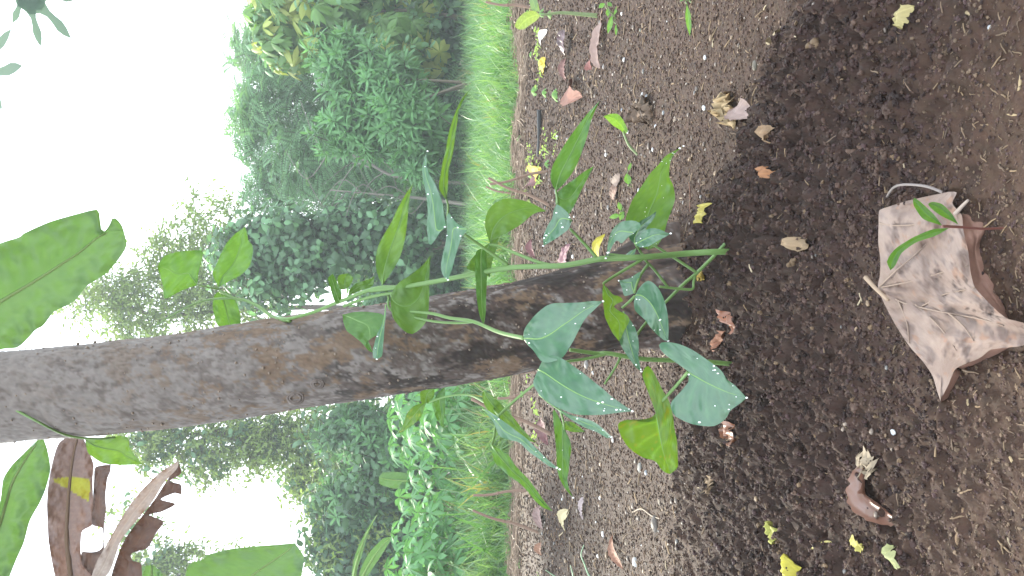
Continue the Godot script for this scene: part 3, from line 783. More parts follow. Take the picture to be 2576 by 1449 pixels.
# ---------------------------------------------------------------- the tree
func build_tree() -> void:
	# centre line and width measured along the trunk
	var rows := [[-700, 1075, 232], [-350, 1040, 230], [0, 998, 230], [400, 962, 235], [700, 917, 235], [1100, 859, 230], [1300, 823, 228], [1500, 775, 232], [1640, 740, 238], [1720, 730, 250], [1790, 728, 285], [1840, 726, 330]]
	var line := []
	var rad := []
	for r in rows:
		var a: float = pitch + atan((r[0] - 1288.0) / FOCAL)
		var z := 0.885
		var y: float = CAM_H - z * tan(a)
		var depth: float = (Vector3(0, y, -z) - cam_pos).dot(fwd)
		line.append(at(r[0], r[1], depth))
		rad.append(r[2] * 0.5 / FOCAL * depth * 0.995)
	var foot: Vector3 = line[-1]
	foot.y = terrain(foot.x, foot.z)
	var T := thing("tree", foot, "slim brown-barked tree trunk leaning left with vines climbing on it", "tree")
	var bark_n := FastNoiseLite.new()
	bark_n.seed = 31
	bark_n.frequency = 1.0
	bark_n.fractal_octaves = 4
	var patch := FastNoiseLite.new()
	patch.seed = 77
	patch.frequency = 1.0
	patch.fractal_octaves = 5
	patch.fractal_gain = 0.7
	# extend the trunk above the frame to its fork
	var top: Vector3 = line[0]
	var dirv: Vector3 = (line[0] - line[2]).normalized()
	var full := [top + dirv * 1.05, top + dirv * 0.6, top + dirv * 0.25] + line
	var frad := [0.040, 0.043, 0.046] + rad
	var path := PackedVector3Array()
	var prad := PackedFloat32Array()
	for k in full.size() - 1:
		var n := int(ceil(full[k].distance_to(full[k + 1]) / (0.0022 if k > 3 else 0.006)))
		for j in n:
			var u := j / float(n)
			path.append((full[k] as Vector3).cubic_interpolate(full[k + 1], full[max(k - 1, 0)], full[min(k + 2, full.size() - 1)], u))
			prad.append(lerpf(frad[k], frad[k + 1], smoothstep(0.0, 1.0, u) * 0.3 + u * 0.7))
	var g := Geo.new()
	var sides := 150
	var axis_x := Vector3(1, 0, 0)
	for k in path.size():
		var d := (path[min(k + 1, path.size() - 1)] - path[max(k - 1, 0)]).normalized()
		var bz := d.cross(axis_x).normalized()
		var bx := bz.cross(d).normalized()
		var hgt := path[k].y
		for j in sides:
			var th := TAU * j / sides
			var o := bx * cos(th) + bz * sin(th)
			var q := path[k] + o * prad[k]
			# coarse lumps, fibrous furrows that run along the stem, fine grain
			var lump := bark_n.get_noise_3d(q.x * 14, q.y * 7, q.z * 14)
			var furrow := bark_n.get_noise_3d(q.x * 120, q.y * 22 + 9.0, q.z * 120)
			var grain := bark_n.get_noise_3d(q.x * 260, q.y * 150, q.z * 260)
			var low := smoothstep(0.32, 0.05, hgt)
			var flare: float = smoothstep(0.10, 0.0, hgt) * maxf(0.0, cos(4.0 * th + 0.7)) * 0.026
			var disp := flare + lump * 0.0026 + furrow * (0.0009 + 0.0018 * low) + grain * 0.0010
			# bark colour: pale grey skin, brown mottling that gets denser toward the foot, dark damp blotches
			var mott := patch.get_noise_3d(q.x * 55, q.y * 36, q.z * 55) * 0.8 + 0.6 * patch.get_noise_3d(q.x * 130, q.y * 100, q.z * 130)
			var brown: float = smoothstep(-0.16, 0.28, mott + (0.52 - hgt) * 0.80)
			var tan_flake: float = smoothstep(0.11, 0.17, patch.get_noise_3d(q.x * 20 + 40, q.y * 13, q.z * 20) + 0.3 * grain)
			var dark: float = smoothstep(0.13, 0.19, patch.get_noise_3d(q.x * 22 + 9, q.y * 10 + 50, q.z * 22) + 0.5 * grain * 0.4 + (0.25 - hgt) * 0.8)
			var c := Color(0.190, 0.168, 0.155) * (1.0 + 0.30 * grain + 0.15 * furrow)
			c = c.lerp(Color(0.050, 0.031, 0.024) * (1.0 + 0.7 * grain), brown * (0.50 + 0.42 * smoothstep(0.55, 0.22, hgt + 0.3 * mott)))
			c = c.lerp(Color(0.14, 0.092, 0.058) * (1.0 + 0.4 * grain), tan_flake * 0.75 * smoothstep(0.75, 0.45, hgt))
			c = c.lerp(Color(0.022, 0.017, 0.015) * (1.0 + 0.5 * grain), dark * 0.85 * smoothstep(0.50, 0.30, hgt + 0.25 * mott))
			c.a = 1.0
			g.vert(q + o * disp, c)
	for k in path.size() - 1:
		for j in sides:
			var j2 := (j + 1) % sides
			g.quad(k * sides + j, k * sides + j2, (k + 1) * sides + j2, (k + 1) * sides + j)
	var bark := mat("bark", Color.WHITE, 0.78, Color(0, 0, 0), true, 0.35)
	var trunk := wpart(g.mesh(), "trunk", bark, T)
	# corky pores
	var gl := Geo.new()
	for k in 700:
		var i := rng.randi_range(int(path.size() * 0.3), path.size() - 60)
		var th := rng.randf() * TAU
		var d := (path[i + 1] - path[i - 1]).normalized()
		var bz := d.cross(axis_x).normalized()
		var bx := bz.cross(d).normalized()
		var o := bx * cos(th) + bz * sin(th)
		var s := 0.0007 + 0.0010 * pow(rng.randf(), 2.0)
		sph_into(gl, path[i] + o * (prad[i] + 0.0003), Vector3(s, s * 0.9, s), 4, 6, 0.3)
	var pores := put(gl.mesh(), "bark_pores", mat("pore", Color(0.22, 0.17, 0.13), 0.8), trunk)
	pores.set_meta("kind", "stuff")
	# two old branch scars
	for sc in [[745, 1000, 0.008], [800, 965, 0.006]]:
		var p := at(sc[0], sc[1], 0.822)
		var gs := Geo.new()
		for ring in 2:
			var loop := PackedVector3Array()
			for j in 13:
				var th := TAU * j / 12.0
				var r: float = sc[2] * (1.0 - ring * 0.3)
				loop.append(p + Vector3(cos(th) * r * 0.7, sin(th) * r, 0.004 + ring * 0.0006))
			tube_into(gs, loop, 0.0016, 0.0012, 6, Color.WHITE, Color.WHITE, 0.8)
		wpart(gs.mesh(), "branch_scar", mat("scar", Color(0.125, 0.10, 0.088), 0.85), T)
	# branches and an unseen crown added to shade the foreground; a few lobed leaves hang into view
	var fork: Vector3 = full[0]
	var lobed := mat("lobed", Color(0.075, 0.115, 0.085), 0.5, Color(0.5, 0.6, 0.5))
	var l1 := at(-75, 195, 1.35)
	var l2 := at(60, -25, 1.55)
	var ends := [l1 + Vector3(-0.02, 0.22, -0.02), l2 + Vector3(0.02, 0.24, -0.02)]
	for k in 7: ends.append(fork + Vector3(cos(k * 0.9 + 0.4) * 0.75, 0.35 + 0.12 * (k % 3), sin(k * 0.9 + 0.4) * 0.7 + 0.1))
	for e in ends:
		wpart(tube([fork - dirv * 0.02, fork.lerp(e, 0.45) + Vector3(0, 0.16, 0), e], 0.022, 0.006, 8, 8), "branch", bark, T)
	for a in [[l1, ends[0], 0.115, 0.2], [l2, ends[1], 0.13, -0.5]]:
		var lf := wpart(lobed_leaf(a[0], a[2], a[3], 0.35), "lobed_leaf", lobed, T)
		put(tube([a[1], (a[0] as Vector3).lerp(a[1], 0.5) + Vector3(0.01, 0.02, 0), a[0]], 0.0025, 0.002, 6, 4), "leaf_stalk", M.vine_stem, lf)
	var shared := [lobed_leaf(Vector3.ZERO, 0.24, 0.0, 1.1), lobed_leaf(Vector3.ZERO, 0.28, 0.0, 0.8)]
	for k in 230:
		var e: Vector3 = ends[2 + k % 7]
		var p := fork.lerp(e, 0.35 + 0.7 * sqrt(rng.randf())) + Vector3(rng.randfn() * 0.22, 0.12 + rng.randfn() * 0.14, rng.randfn() * 0.22)
		p.y = max(p.y, 1.75)
		var lf := put(shared[k % 2], "lobed_leaf", lobed, T)
		lf.transform = Transform3D(Basis(Vector3.UP, rng.randf() * TAU), p - T.position)

func lobed_leaf(p: Vector3, size: float, turn: float, droop: float) -> ArrayMesh:
	# a hanging leaf cut into finger-like lobes
	var g := Geo.new()
	var b := Basis(Vector3.UP, turn) * Basis(Vector3(1, 0, 0), -droop)
	for k in 7:
		var a := deg_to_rad(-120.0 + 40.0 * k)
		var L: float = size * [0.55, 0.8, 0.95, 1.0, 0.95, 0.8, 0.55][k]
		var dir := Vector3(sin(a), -cos(a), 0)
		var side := Vector3(cos(a), sin(a), 0)
		var prev := []
		for i in 9:
			var t := i / 8.0
			var w: float = L * (0.26 if t < 0.3 else 0.13 + 0.07 * sin(t * 9.0)) * (1.0 - pow(t, 3.0)) + 0.001
			var cur := []
			for s in [-1.0, 0.0, 1.0]:
				cur.append(g.vert(p + b * (dir * L * t + side * w * s + Vector3(0, 0, 0.02 * t * t * size * 5 + 0.08 * w * abs(s) - 0.03 * size * t))))
			if i > 0:
				for s in 2: g.quad(prev[s], prev[s + 1], cur[s + 1], cur[s])
			prev = cur
	return g.mesh()

# ---------------------------------------------------------------- banana plants
func banana_leaf(root: Node3D, called: String, base: Array, a: Array, b: Array, tip: Array, depth: float, tilt: float, cols: Array, stem_top: Vector3, o := {}) -> void:
	o["nt"] = o.get("nt", 70)
	o["ns"] = o.get("ns", 22)
	o["veins"] = o.get("veins", 34)
	o["vein"] = o.get("vein", 0.10)
	o["ripple"] = o.get("ripple", 0.012)
	o["cup"] = o.get("cup", 0.25)
	var bl := blade(0, base, a, b, tip, depth, tilt, o.get("bend", 0.0), cols, o)
	var dead: bool = o.get("dead", false)
	var lf := wpart(bl.mesh, called, M.dead_banana if dead else M.banana, root)
	if o.get("has_rib", true): put(midrib(bl, 0.008, 0.97), "midrib", M.dead_rib if dead else M.banana_rib, lf)
	var p: Vector3 = bl.base
	if o.get("stalk", true):
		put(tube([stem_top, stem_top.lerp(p, 0.5) + Vector3(0, 0.12, 0), p], 0.022, 0.011, 8, 6), "leaf_stalk", M.banana_rib if not dead else M.dead_rib, lf)

func pseudostem(root: Node3D, h: float, r: float, lean: Vector3) -> Vector3:
	var pts := []
	for k in 6: pts.append(Vector3(0, -0.03 + h * k / 5.0, 0) + lean * pow(k / 5.0, 2.0))
	put(tube(pts, r, r * 0.55, 14, 4), "pseudostem", M.pseudostem, root)
	for s in 4:
		var a := s * 1.7
		var e: Vector3 = pts[5]
		var strip := [Vector3(cos(a), 0, sin(a)) * r * 0.95, Vector3(cos(a), 0, sin(a)) * r * 0.85 + Vector3(0, h * 0.4, 0) + lean * 0.16, e + Vector3(cos(a), 0, sin(a)) * r * 0.6]
		put(tube(strip, r * 0.28, r * 0.2, 7, 6), "leaf_sheath", M.pseudostem, root)
	return root.position + (pts[5] as Vector3)

func build_bananas() -> void:
	mat("banana", Color.WHITE, 0.45, Color(0.9, 0.95, 0.6), true)
	mat("dead_banana", Color.WHITE, 0.75, Color(0.6, 0.5, 0.4), true)
	mat("banana_rib", Color(0.24, 0.36, 0.11), 0.5, Color(0.3, 0.3, 0.2))
	mat("dead_rib", Color(0.16, 0.10, 0.06), 0.8)
	mat("pseudostem", Color(0.14, 0.13, 0.06), 0.6)
	var BANANA_GREEN := [Color(0.090, 0.170, 0.080), Color(0.118, 0.208, 0.100)]
	var BRIGHT := BANANA_GREEN
	var BROWN := [Color(0.17, 0.125, 0.125), Color(0.27, 0.19, 0.165)]
	var GREY_BROWN := [Color(0.26, 0.20, 0.17), Color(0.36, 0.29, 0.25)]
	var DARK := [Color(0.085, 0.058, 0.055), Color(0.15, 0.088, 0.066)]
	var P := thing("banana_plant", Vector3(-1.36, terrain(-1.36, -2.15), -2.15), "tall banana plant with one broad green leaf and hanging dead brown leaves", "banana plant", "banana plants")
	var top := pseudostem(P, 2.1, 0.10, Vector3(0.08, 0, 0))
	banana_leaf(P, "leaf", [-330, 950], [-250, 800, -120, 662, 0, 612, 48, 597, 56, 589, 120, 560, 180, 542, 245, 527, 252, 556, 257, 583, 275, 572, 284, 545, 304, 562], [-250, 1010, -100, 935, 0, 880, 45, 874, 84, 836, 86, 830, 108, 820, 135, 785, 165, 770, 190, 755, 215, 722, 245, 702, 270, 686, 300, 650, 319, 617], [311, 580], 1.95, -0.35, BANANA_GREEN, top, {"rib": [-330, 950, -150, 850, 0, 760, 100, 700, 200, 635, 256, 590, 311, 580]})
	banana_leaf(P, "leaf", [-40, 1560], [-70, 1440, -30, 1340, 0, 1262, 8, 1205, 30, 1170, 60, 1140], [15, 1470, 40, 1410, 60, 1365, 75, 1310, 100, 1265, 115, 1230, 127, 1180, 119, 1130], [106, 1095], 2.10, -0.45, BRIGHT, top, {"rib": [-40, 1560, -35, 1430, 5, 1300, 30, 1215, 65, 1155, 106, 1095]})
	banana_leaf(P, "dead_leaf", [190, 1560], [150, 1500, 138, 1449, 128, 1400, 121, 1350, 118, 1275, 120, 1230, 127, 1185, 135, 1150, 150, 1112], [245, 1500, 232, 1449, 205, 1400, 203, 1370, 207, 1336, 232, 1320, 233, 1275, 234, 1250, 233, 1205, 236, 1170, 222, 1130], [200, 1080], 1.90, -0.25, BROWN, top, {"dead": true, "patch": [Vector2(128, 1206), Vector2(180, 1199), Vector2(228, 1208), Vector2(224, 1262)], "patch_color": Color(0.34, 0.36, 0.03), "vein": 0.16, "ns": 44, "nt": 110, "rib": [190, 1560, 178, 1449, 168, 1350, 172, 1250, 182, 1160, 200, 1080], "ripple": 0.006})
	banana_leaf(P, "dead_leaf", [256, 1470], [232, 1449, 206, 1420, 207, 1388, 255, 1392, 258, 1330, 232, 1320, 233, 1275, 236, 1210, 240, 1175], [258, 1449, 258, 1398, 262, 1390, 262, 1325, 267, 1278, 265, 1250, 270, 1205, 278, 1185], [279, 1168], 1.88, 0.1, DARK, top, {"dead": true, "stalk": false, "has_rib": false, "ripple": 0.006, "nt": 120, "ns": 26})
	banana_leaf(P, "dead_leaf", [215, 1500], [240, 1420, 262, 1380, 290, 1330, 320, 1280, 355, 1235, 400, 1190], [275, 1440, 300, 1370, 318, 1340, 360, 1290, 385, 1260, 412, 1215, 446, 1178], [449, 1159], 1.82, 0.3, GREY_BROWN, top, {"dead": true, "vein": 0.3, "has_rib": false, "ripple": 0.006})
	banana_leaf(P, "dead_leaf", [268, 1500], [285, 1430, 305, 1375, 322, 1345, 360, 1295, 388, 1258, 414, 1218], [350, 1500, 356, 1420, 334, 1412, 331, 1392, 372, 1378, 392, 1342, 412, 1312, 372, 1294, 405, 1288, 442, 1268, 404, 1256, 440, 1240, 456, 1244, 455, 1218, 422, 1214, 456, 1190], [449, 1164], 1.84, -0.2, DARK, top, {"dead": true, "stalk": false, "has_rib": false, "ripple": 0.006, "nt": 120, "ns": 26})
	# young banana with a broad leaf at the left edge
	var Q := thing("banana_plant", Vector3(-1.42, terrain(-1.42, -3.2), -3.2), "banana plant with slit pale green leaf entering at the left edge", "banana plant", "banana plants")
	var qt := pseudostem(Q, 0.62, 0.07, Vector3(0.03, 0.02, 0))
	banana_leaf(Q, "leaf", [560, 1620], [430, 1600, 455, 1500, 466, 1450, 476, 1420, 515, 1406, 521, 1396, 580, 1381, 644, 1374, 700, 1370], [640, 1640, 700, 1560, 740, 1500, 758, 1450, 764, 1400], [742, 1366], 3.0, -0.3, BANANA_GREEN, qt)
	banana_leaf(Q, "leaf", [330, 1560], [345, 1480, 355, 1430], [390, 1540, 410, 1460, 404, 1436], [380, 1420], 2.8, -0.3, BRIGHT, qt)
	# small banana sucker in the grass
	var S := thing("banana_plant", gp(1130, 1500), "small banana sucker with two narrow leaves above the cassava", "banana plant", "banana plants")
	S.position = Vector3(-1.55, terrain(-1.55, -4.1), -4.1)
	var st := pseudostem(S, 0.42, 0.045, Vector3(0.02, 0, 0))
	banana_leaf(S, "leaf", [893, 1462], [884, 1449, 894, 1394, 924, 1330], [899, 1430, 909, 1400, 924, 1350, 944, 1305], [960, 1279], 4.0, -0.4, BRIGHT, st, {"nt": 40, "ns": 10, "ripple": 0.004})
	banana_leaf(S, "leaf", [908, 1462], [904, 1440, 929, 1390, 964, 1355], [924, 1449, 944, 1420, 964, 1390], [989, 1350], 4.0, -0.4, BRIGHT, st, {"nt": 40, "ns": 10, "ripple": 0.004})
	var U := thing("banana_plant", Vector3(at(1060, 1208, 4.3).x, 0, at(1060, 1208, 4.3).z), "single upright young banana leaf standing in the grass", "banana plant", "banana plants")
	U.position.y = terrain(U.position.x, U.position.z)
	var ut := pseudostem(U, 0.30, 0.02, Vector3(0, 0, 0))
	banana_leaf(U, "leaf", [1058, 1206], [1030, 1192, 1000, 1187, 965, 1189], [1040, 1222, 1015, 1230, 985, 1228, 956, 1218], [953, 1200], 4.25, -0.3, BRIGHT, ut, {"nt": 40, "ns": 12, "ripple": 0.004})

# ---------------------------------------------------------------- shrubs and trees behind the grass
func leaf_into(g: Geo, p: Vector3, dir: Vector3, side: Vector3, L: float, W: float, droop: float, col: Color, widest := 0.45, rows := 4) -> void:
	var prev := []
	var nrm := dir.cross(side).normalized()
	for i in rows + 1:
		var t := i / float(rows)
		var w := W * 0.5 * pow(sin(PI * pow(clampf(t, 0.0, 1.0), 0.7 if widest < 0.5 else 1.5)), 0.8)
		var c := p + dir * L * t + Vector3(0, -droop * L * t * t, 0)
		var k := col * (0.9 + 0.2 * rng.randf())
		k.a = 1.0
		if i == 0 or i == rows:
			var e := g.vert(c, k)
			if i == rows:
				g.tri(prev[0], prev[1], e)
				g.tri(prev[1], prev[2], e)
			prev = [e, e, e]
		else:
			var cur := [g.vert(c - side * w + nrm * w * 0.25, k), g.vert(c, k * 1.08), g.vert(c + side * w + nrm * w * 0.25, k)]
			for s in 2:
				if i == 1: g.tri(prev[0], cur[s + 1], cur[s])
				else: g.quad(prev[s], prev[s + 1], cur[s + 1], cur[s])
			prev = cur

func spray(kind: String, tone: float) -> ArrayMesh:
	var g := Geo.new()
	var wood := Color(0.10, 0.085, 0.06)
	match kind:
		"whorl":
			tube_into(g, PackedVector3Array([Vector3(0, -0.12, 0), Vector3(0, 0, 0)]), 0.0025, 0.0018, 4, wood, wood)
			for k in 16:
				var a := k * 2.4
				var el := lerpf(-0.25, 1.1, k / 15.0)
				var d := Vector3(cos(a) * cos(el), sin(el), sin(a) * cos(el))
				var s := Vector3(-sin(a), 0, cos(a))
				leaf_into(g, Vector3(0, -0.05 + 0.05 * k / 15.0, 0), d, s, 0.09 * (0.8 + 0.4 * rng.randf()), 0.017, 0.35, Color(0.15, 0.33, 0.13) * tone * (0.8 + 0.4 * rng.randf()))
		"pinnate":
			for f in 3:
				var a := f * 2.1 + rng.randf()
				var out := Vector3(cos(a), 0.35, sin(a)).normalized()
				var sd := out.cross(Vector3.UP).normalized()
				var pts := PackedVector3Array()
				for i in 8: pts.append(out * 0.17 * i / 7.0 + Vector3(0, -0.05 * pow(i / 7.0, 2.0), 0))
				tube_into(g, pts, 0.0015, 0.0008, 3, wood, wood)
				for i in 10:
					var p := out * (0.02 + 0.15 * i / 9.0) + Vector3(0, -0.05 * pow((0.02 + 0.15 * i / 9.0) / 0.17, 2.0), 0)
					for s in [-1.0, 1.0]:
						leaf_into(g, p, (sd * s + out * 0.25).normalized(), out, 0.036, 0.012, 0.3, Color(0.185, 0.345, 0.17) * tone, 0.4, 2)
		"round":
			tube_into(g, PackedVector3Array([Vector3(0, -0.1, 0), Vector3(0.01, 0, 0), Vector3(0, 0.08, 0.01)]), 0.002, 0.001, 4, wood, wood)
			for k in 9:
				var a := k * 2.4 + rng.randf()
				var d := Vector3(cos(a), 0.25 - 0.5 * rng.randf(), sin(a)).normalized()
				var s := d.cross(Vector3.UP).normalized().rotated(d, rng.randfn() * 0.6)
				leaf_into(g, Vector3(0, -0.08 + 0.02 * k, 0), d, s, 0.055 * (0.8 + 0.4 * rng.randf()), 0.036, 0.3, Color(0.105, 0.205, 0.105) * tone * (0.75 + 0.5 * rng.randf()), 0.6, 4)
		"drooping":
			tube_into(g, PackedVector3Array([Vector3(0, -0.06, 0), Vector3(0, 0.03, 0)]), 0.002, 0.001, 4, wood, wood)
			for k in 9:
				var a := k * 2.4
				var d := Vector3(cos(a), -0.15, sin(a)).normalized()
				leaf_into(g, Vector3(0, 0.02, 0), d, Vector3(-sin(a), 0, cos(a)), 0.075, 0.030, 0.85, Color(0.15, 0.29, 0.075) * tone * (0.85 + 0.3 * rng.randf()), 0.6, 4)
		"yellow":
			tube_into(g, PackedVector3Array([Vector3(0, -0.06, 0), Vector3(0, 0.03, 0)]), 0.002, 0.001, 4, wood, wood)
			for k in 8:
				var a := k * 2.4
				var d := Vector3(cos(a), -0.15, sin(a)).normalized()
				leaf_into(g, Vector3(0, 0.02, 0), d, Vector3(-sin(a), 0, cos(a)), 0.085, 0.036, 0.85, Color(0.36, 0.42, 0.10) * tone * (0.85 + 0.3 * rng.randf()), 0.6, 4)
		"fine":
			for f in 3:
				var a := f * 2.1 + rng.randf()
				var out := Vector3(cos(a), 0.2, sin(a)).normalized()
				tube_into(g, PackedVector3Array([Vector3.ZERO, out * 0.1, out * 0.19 + Vector3(0, -0.03, 0)]), 0.002, 0.0008, 3, wood, wood)
				for i in 8:
					var b := i * 2.2
					var d := (out + Vector3(cos(b), sin(b), sin(b * 1.3)) * 1.1).normalized()
					leaf_into(g, out * (0.03 + 0.02 * i), d, d.cross(out).normalized(), 0.042, 0.018, 0.3, Color(0.23, 0.32, 0.10) * tone * (0.75 + 0.5 * rng.randf()), 0.45, 3)
		"palmate":
			tube_into(g, PackedVector3Array([Vector3(0, -0.10, 0), Vector3(0, -0.04, 0.004), Vector3.ZERO]), 0.0016, 0.0012, 4, Color(0.22, 0.2, 0.1), Color(0.22, 0.25, 0.1))
			for k in 7:
				var a := deg_to_rad(-135.0 + 45.0 * k)
				var d := Vector3(sin(a), 0.05, cos(a)).normalized()
				leaf_into(g, Vector3.ZERO, d, Vector3(cos(a), 0, -sin(a)), 0.085 * [0.6, 0.85, 1.0, 1.05, 1.0, 0.85, 0.6][k], 0.027, 0.35, Color(0.135, 0.32, 0.12) * tone * (0.9 + 0.2 * rng.randf()), 0.6, 4)
	return g.mesh()

func crown(root: Node3D, meshes: Array, material: Material, blobs: Array, singles: int, part := "leaf_spray") -> void:
	# blobs: [centre, radii, count, size]
	var all := []
	for b in blobs:
		var c: Vector3 = b[0]
		var r: Vector3 = b[1]
		for k in int(b[2] * 1.25):
			var d := Vector3(rng.randfn(), rng.randfn(), rng.randfn()).normalized() * pow(rng.randf(), 0.45)
			var p := c + d * r
			if p.y < 0.06: p.y = 0.02 + 0.3 * rng.randf()
			var up := (d * 0.8 + Vector3(0, 0.45, 0.25) + Vector3(rng.randfn(), rng.randfn(), rng.randfn()) * 0.35).normalized()
			var bx := up.cross(Vector3(0.3, 0.1, 0.94)).normalized()
			var ba := Basis(bx, up, bx.cross(up)).rotated(up, rng.randf() * TAU)
			all.append([p, ba.scaled(Vector3.ONE * float(b[3]) * 1.2 * (0.75 + 0.5 * rng.randf()))])
	all.sort_custom(func(a, b): return a[0].z > b[0].z)
	var n: int = min(singles, all.size())
	for k in n:
		var o := put(meshes[k % meshes.size()], part, material, root)
		o.transform = Transform3D(all[k][1], all[k][0] - root.position)
	for v in meshes.size():
		var xf := []
		var cols := []
		for k in range(n + v, all.size(), meshes.size()):
			xf.append(Transform3D(all[k][1], all[k][0] - root.position))
			var t := 0.8 + 0.4 * rng.randf()
			cols.append(Color(t, t * (0.95 + 0.1 * rng.randf()), t))
		if xf.is_empty(): continue
		var o := multi("foliage", meshes[v], material, xf, cols, root)
		o.set_meta("kind", "stuff")

func stems(root: Node3D, foot: Vector3, blobs: Array, r: float, tree: bool) -> void:
	var lead: Array = []
	for i in min(blobs.size(), 3):
		var b: Array = blobs[i]
		var e: Vector3 = b[0]
		var from := foot + Vector3(rng.randfn() * 0.05, -0.03, rng.randfn() * 0.05)
		if tree and i > 0: from = (lead[1] as Vector3).lerp(lead[2], 0.25 * i - 0.2)
		var pts := [from, from.lerp(e, 0.5) + Vector3(rng.randfn() * 0.06, 0.08, rng.randfn() * 0.06), e, e + (b[1] as Vector3) * Vector3(rng.randfn() * 0.3, 0.7, 0.1)]
		if i == 0: lead = pts
		var rr := r * (1.0 if i == 0 or not tree else 0.4)
		wpart(tube(pts, rr, rr * 0.25, 7, 6), ("trunk" if i == 0 else "limb") if tree else "stem", M.brown_wood if tree else M.twig, root)

func wx(py: float, z: float) -> float: return -(py - 724.5) / FOCAL * z
func wy(px: float, z: float) -> float: return CAM_H + (1100.0 - px) / FOCAL * z
func blob(px: float, py: float, z: float, rx: float, ry: float, n: int, size := 1.0) -> Array:
	# centre in picture units at distance z, half extents in picture units across (rx: up-down in the place) and along
	return [Vector3(wx(py, z), wy(px, z), -z), Vector3(ry / FOCAL * z, rx / FOCAL * z, max(0.25, 0.5 * (rx + ry) / FOCAL * z * 0.8)), n, size]

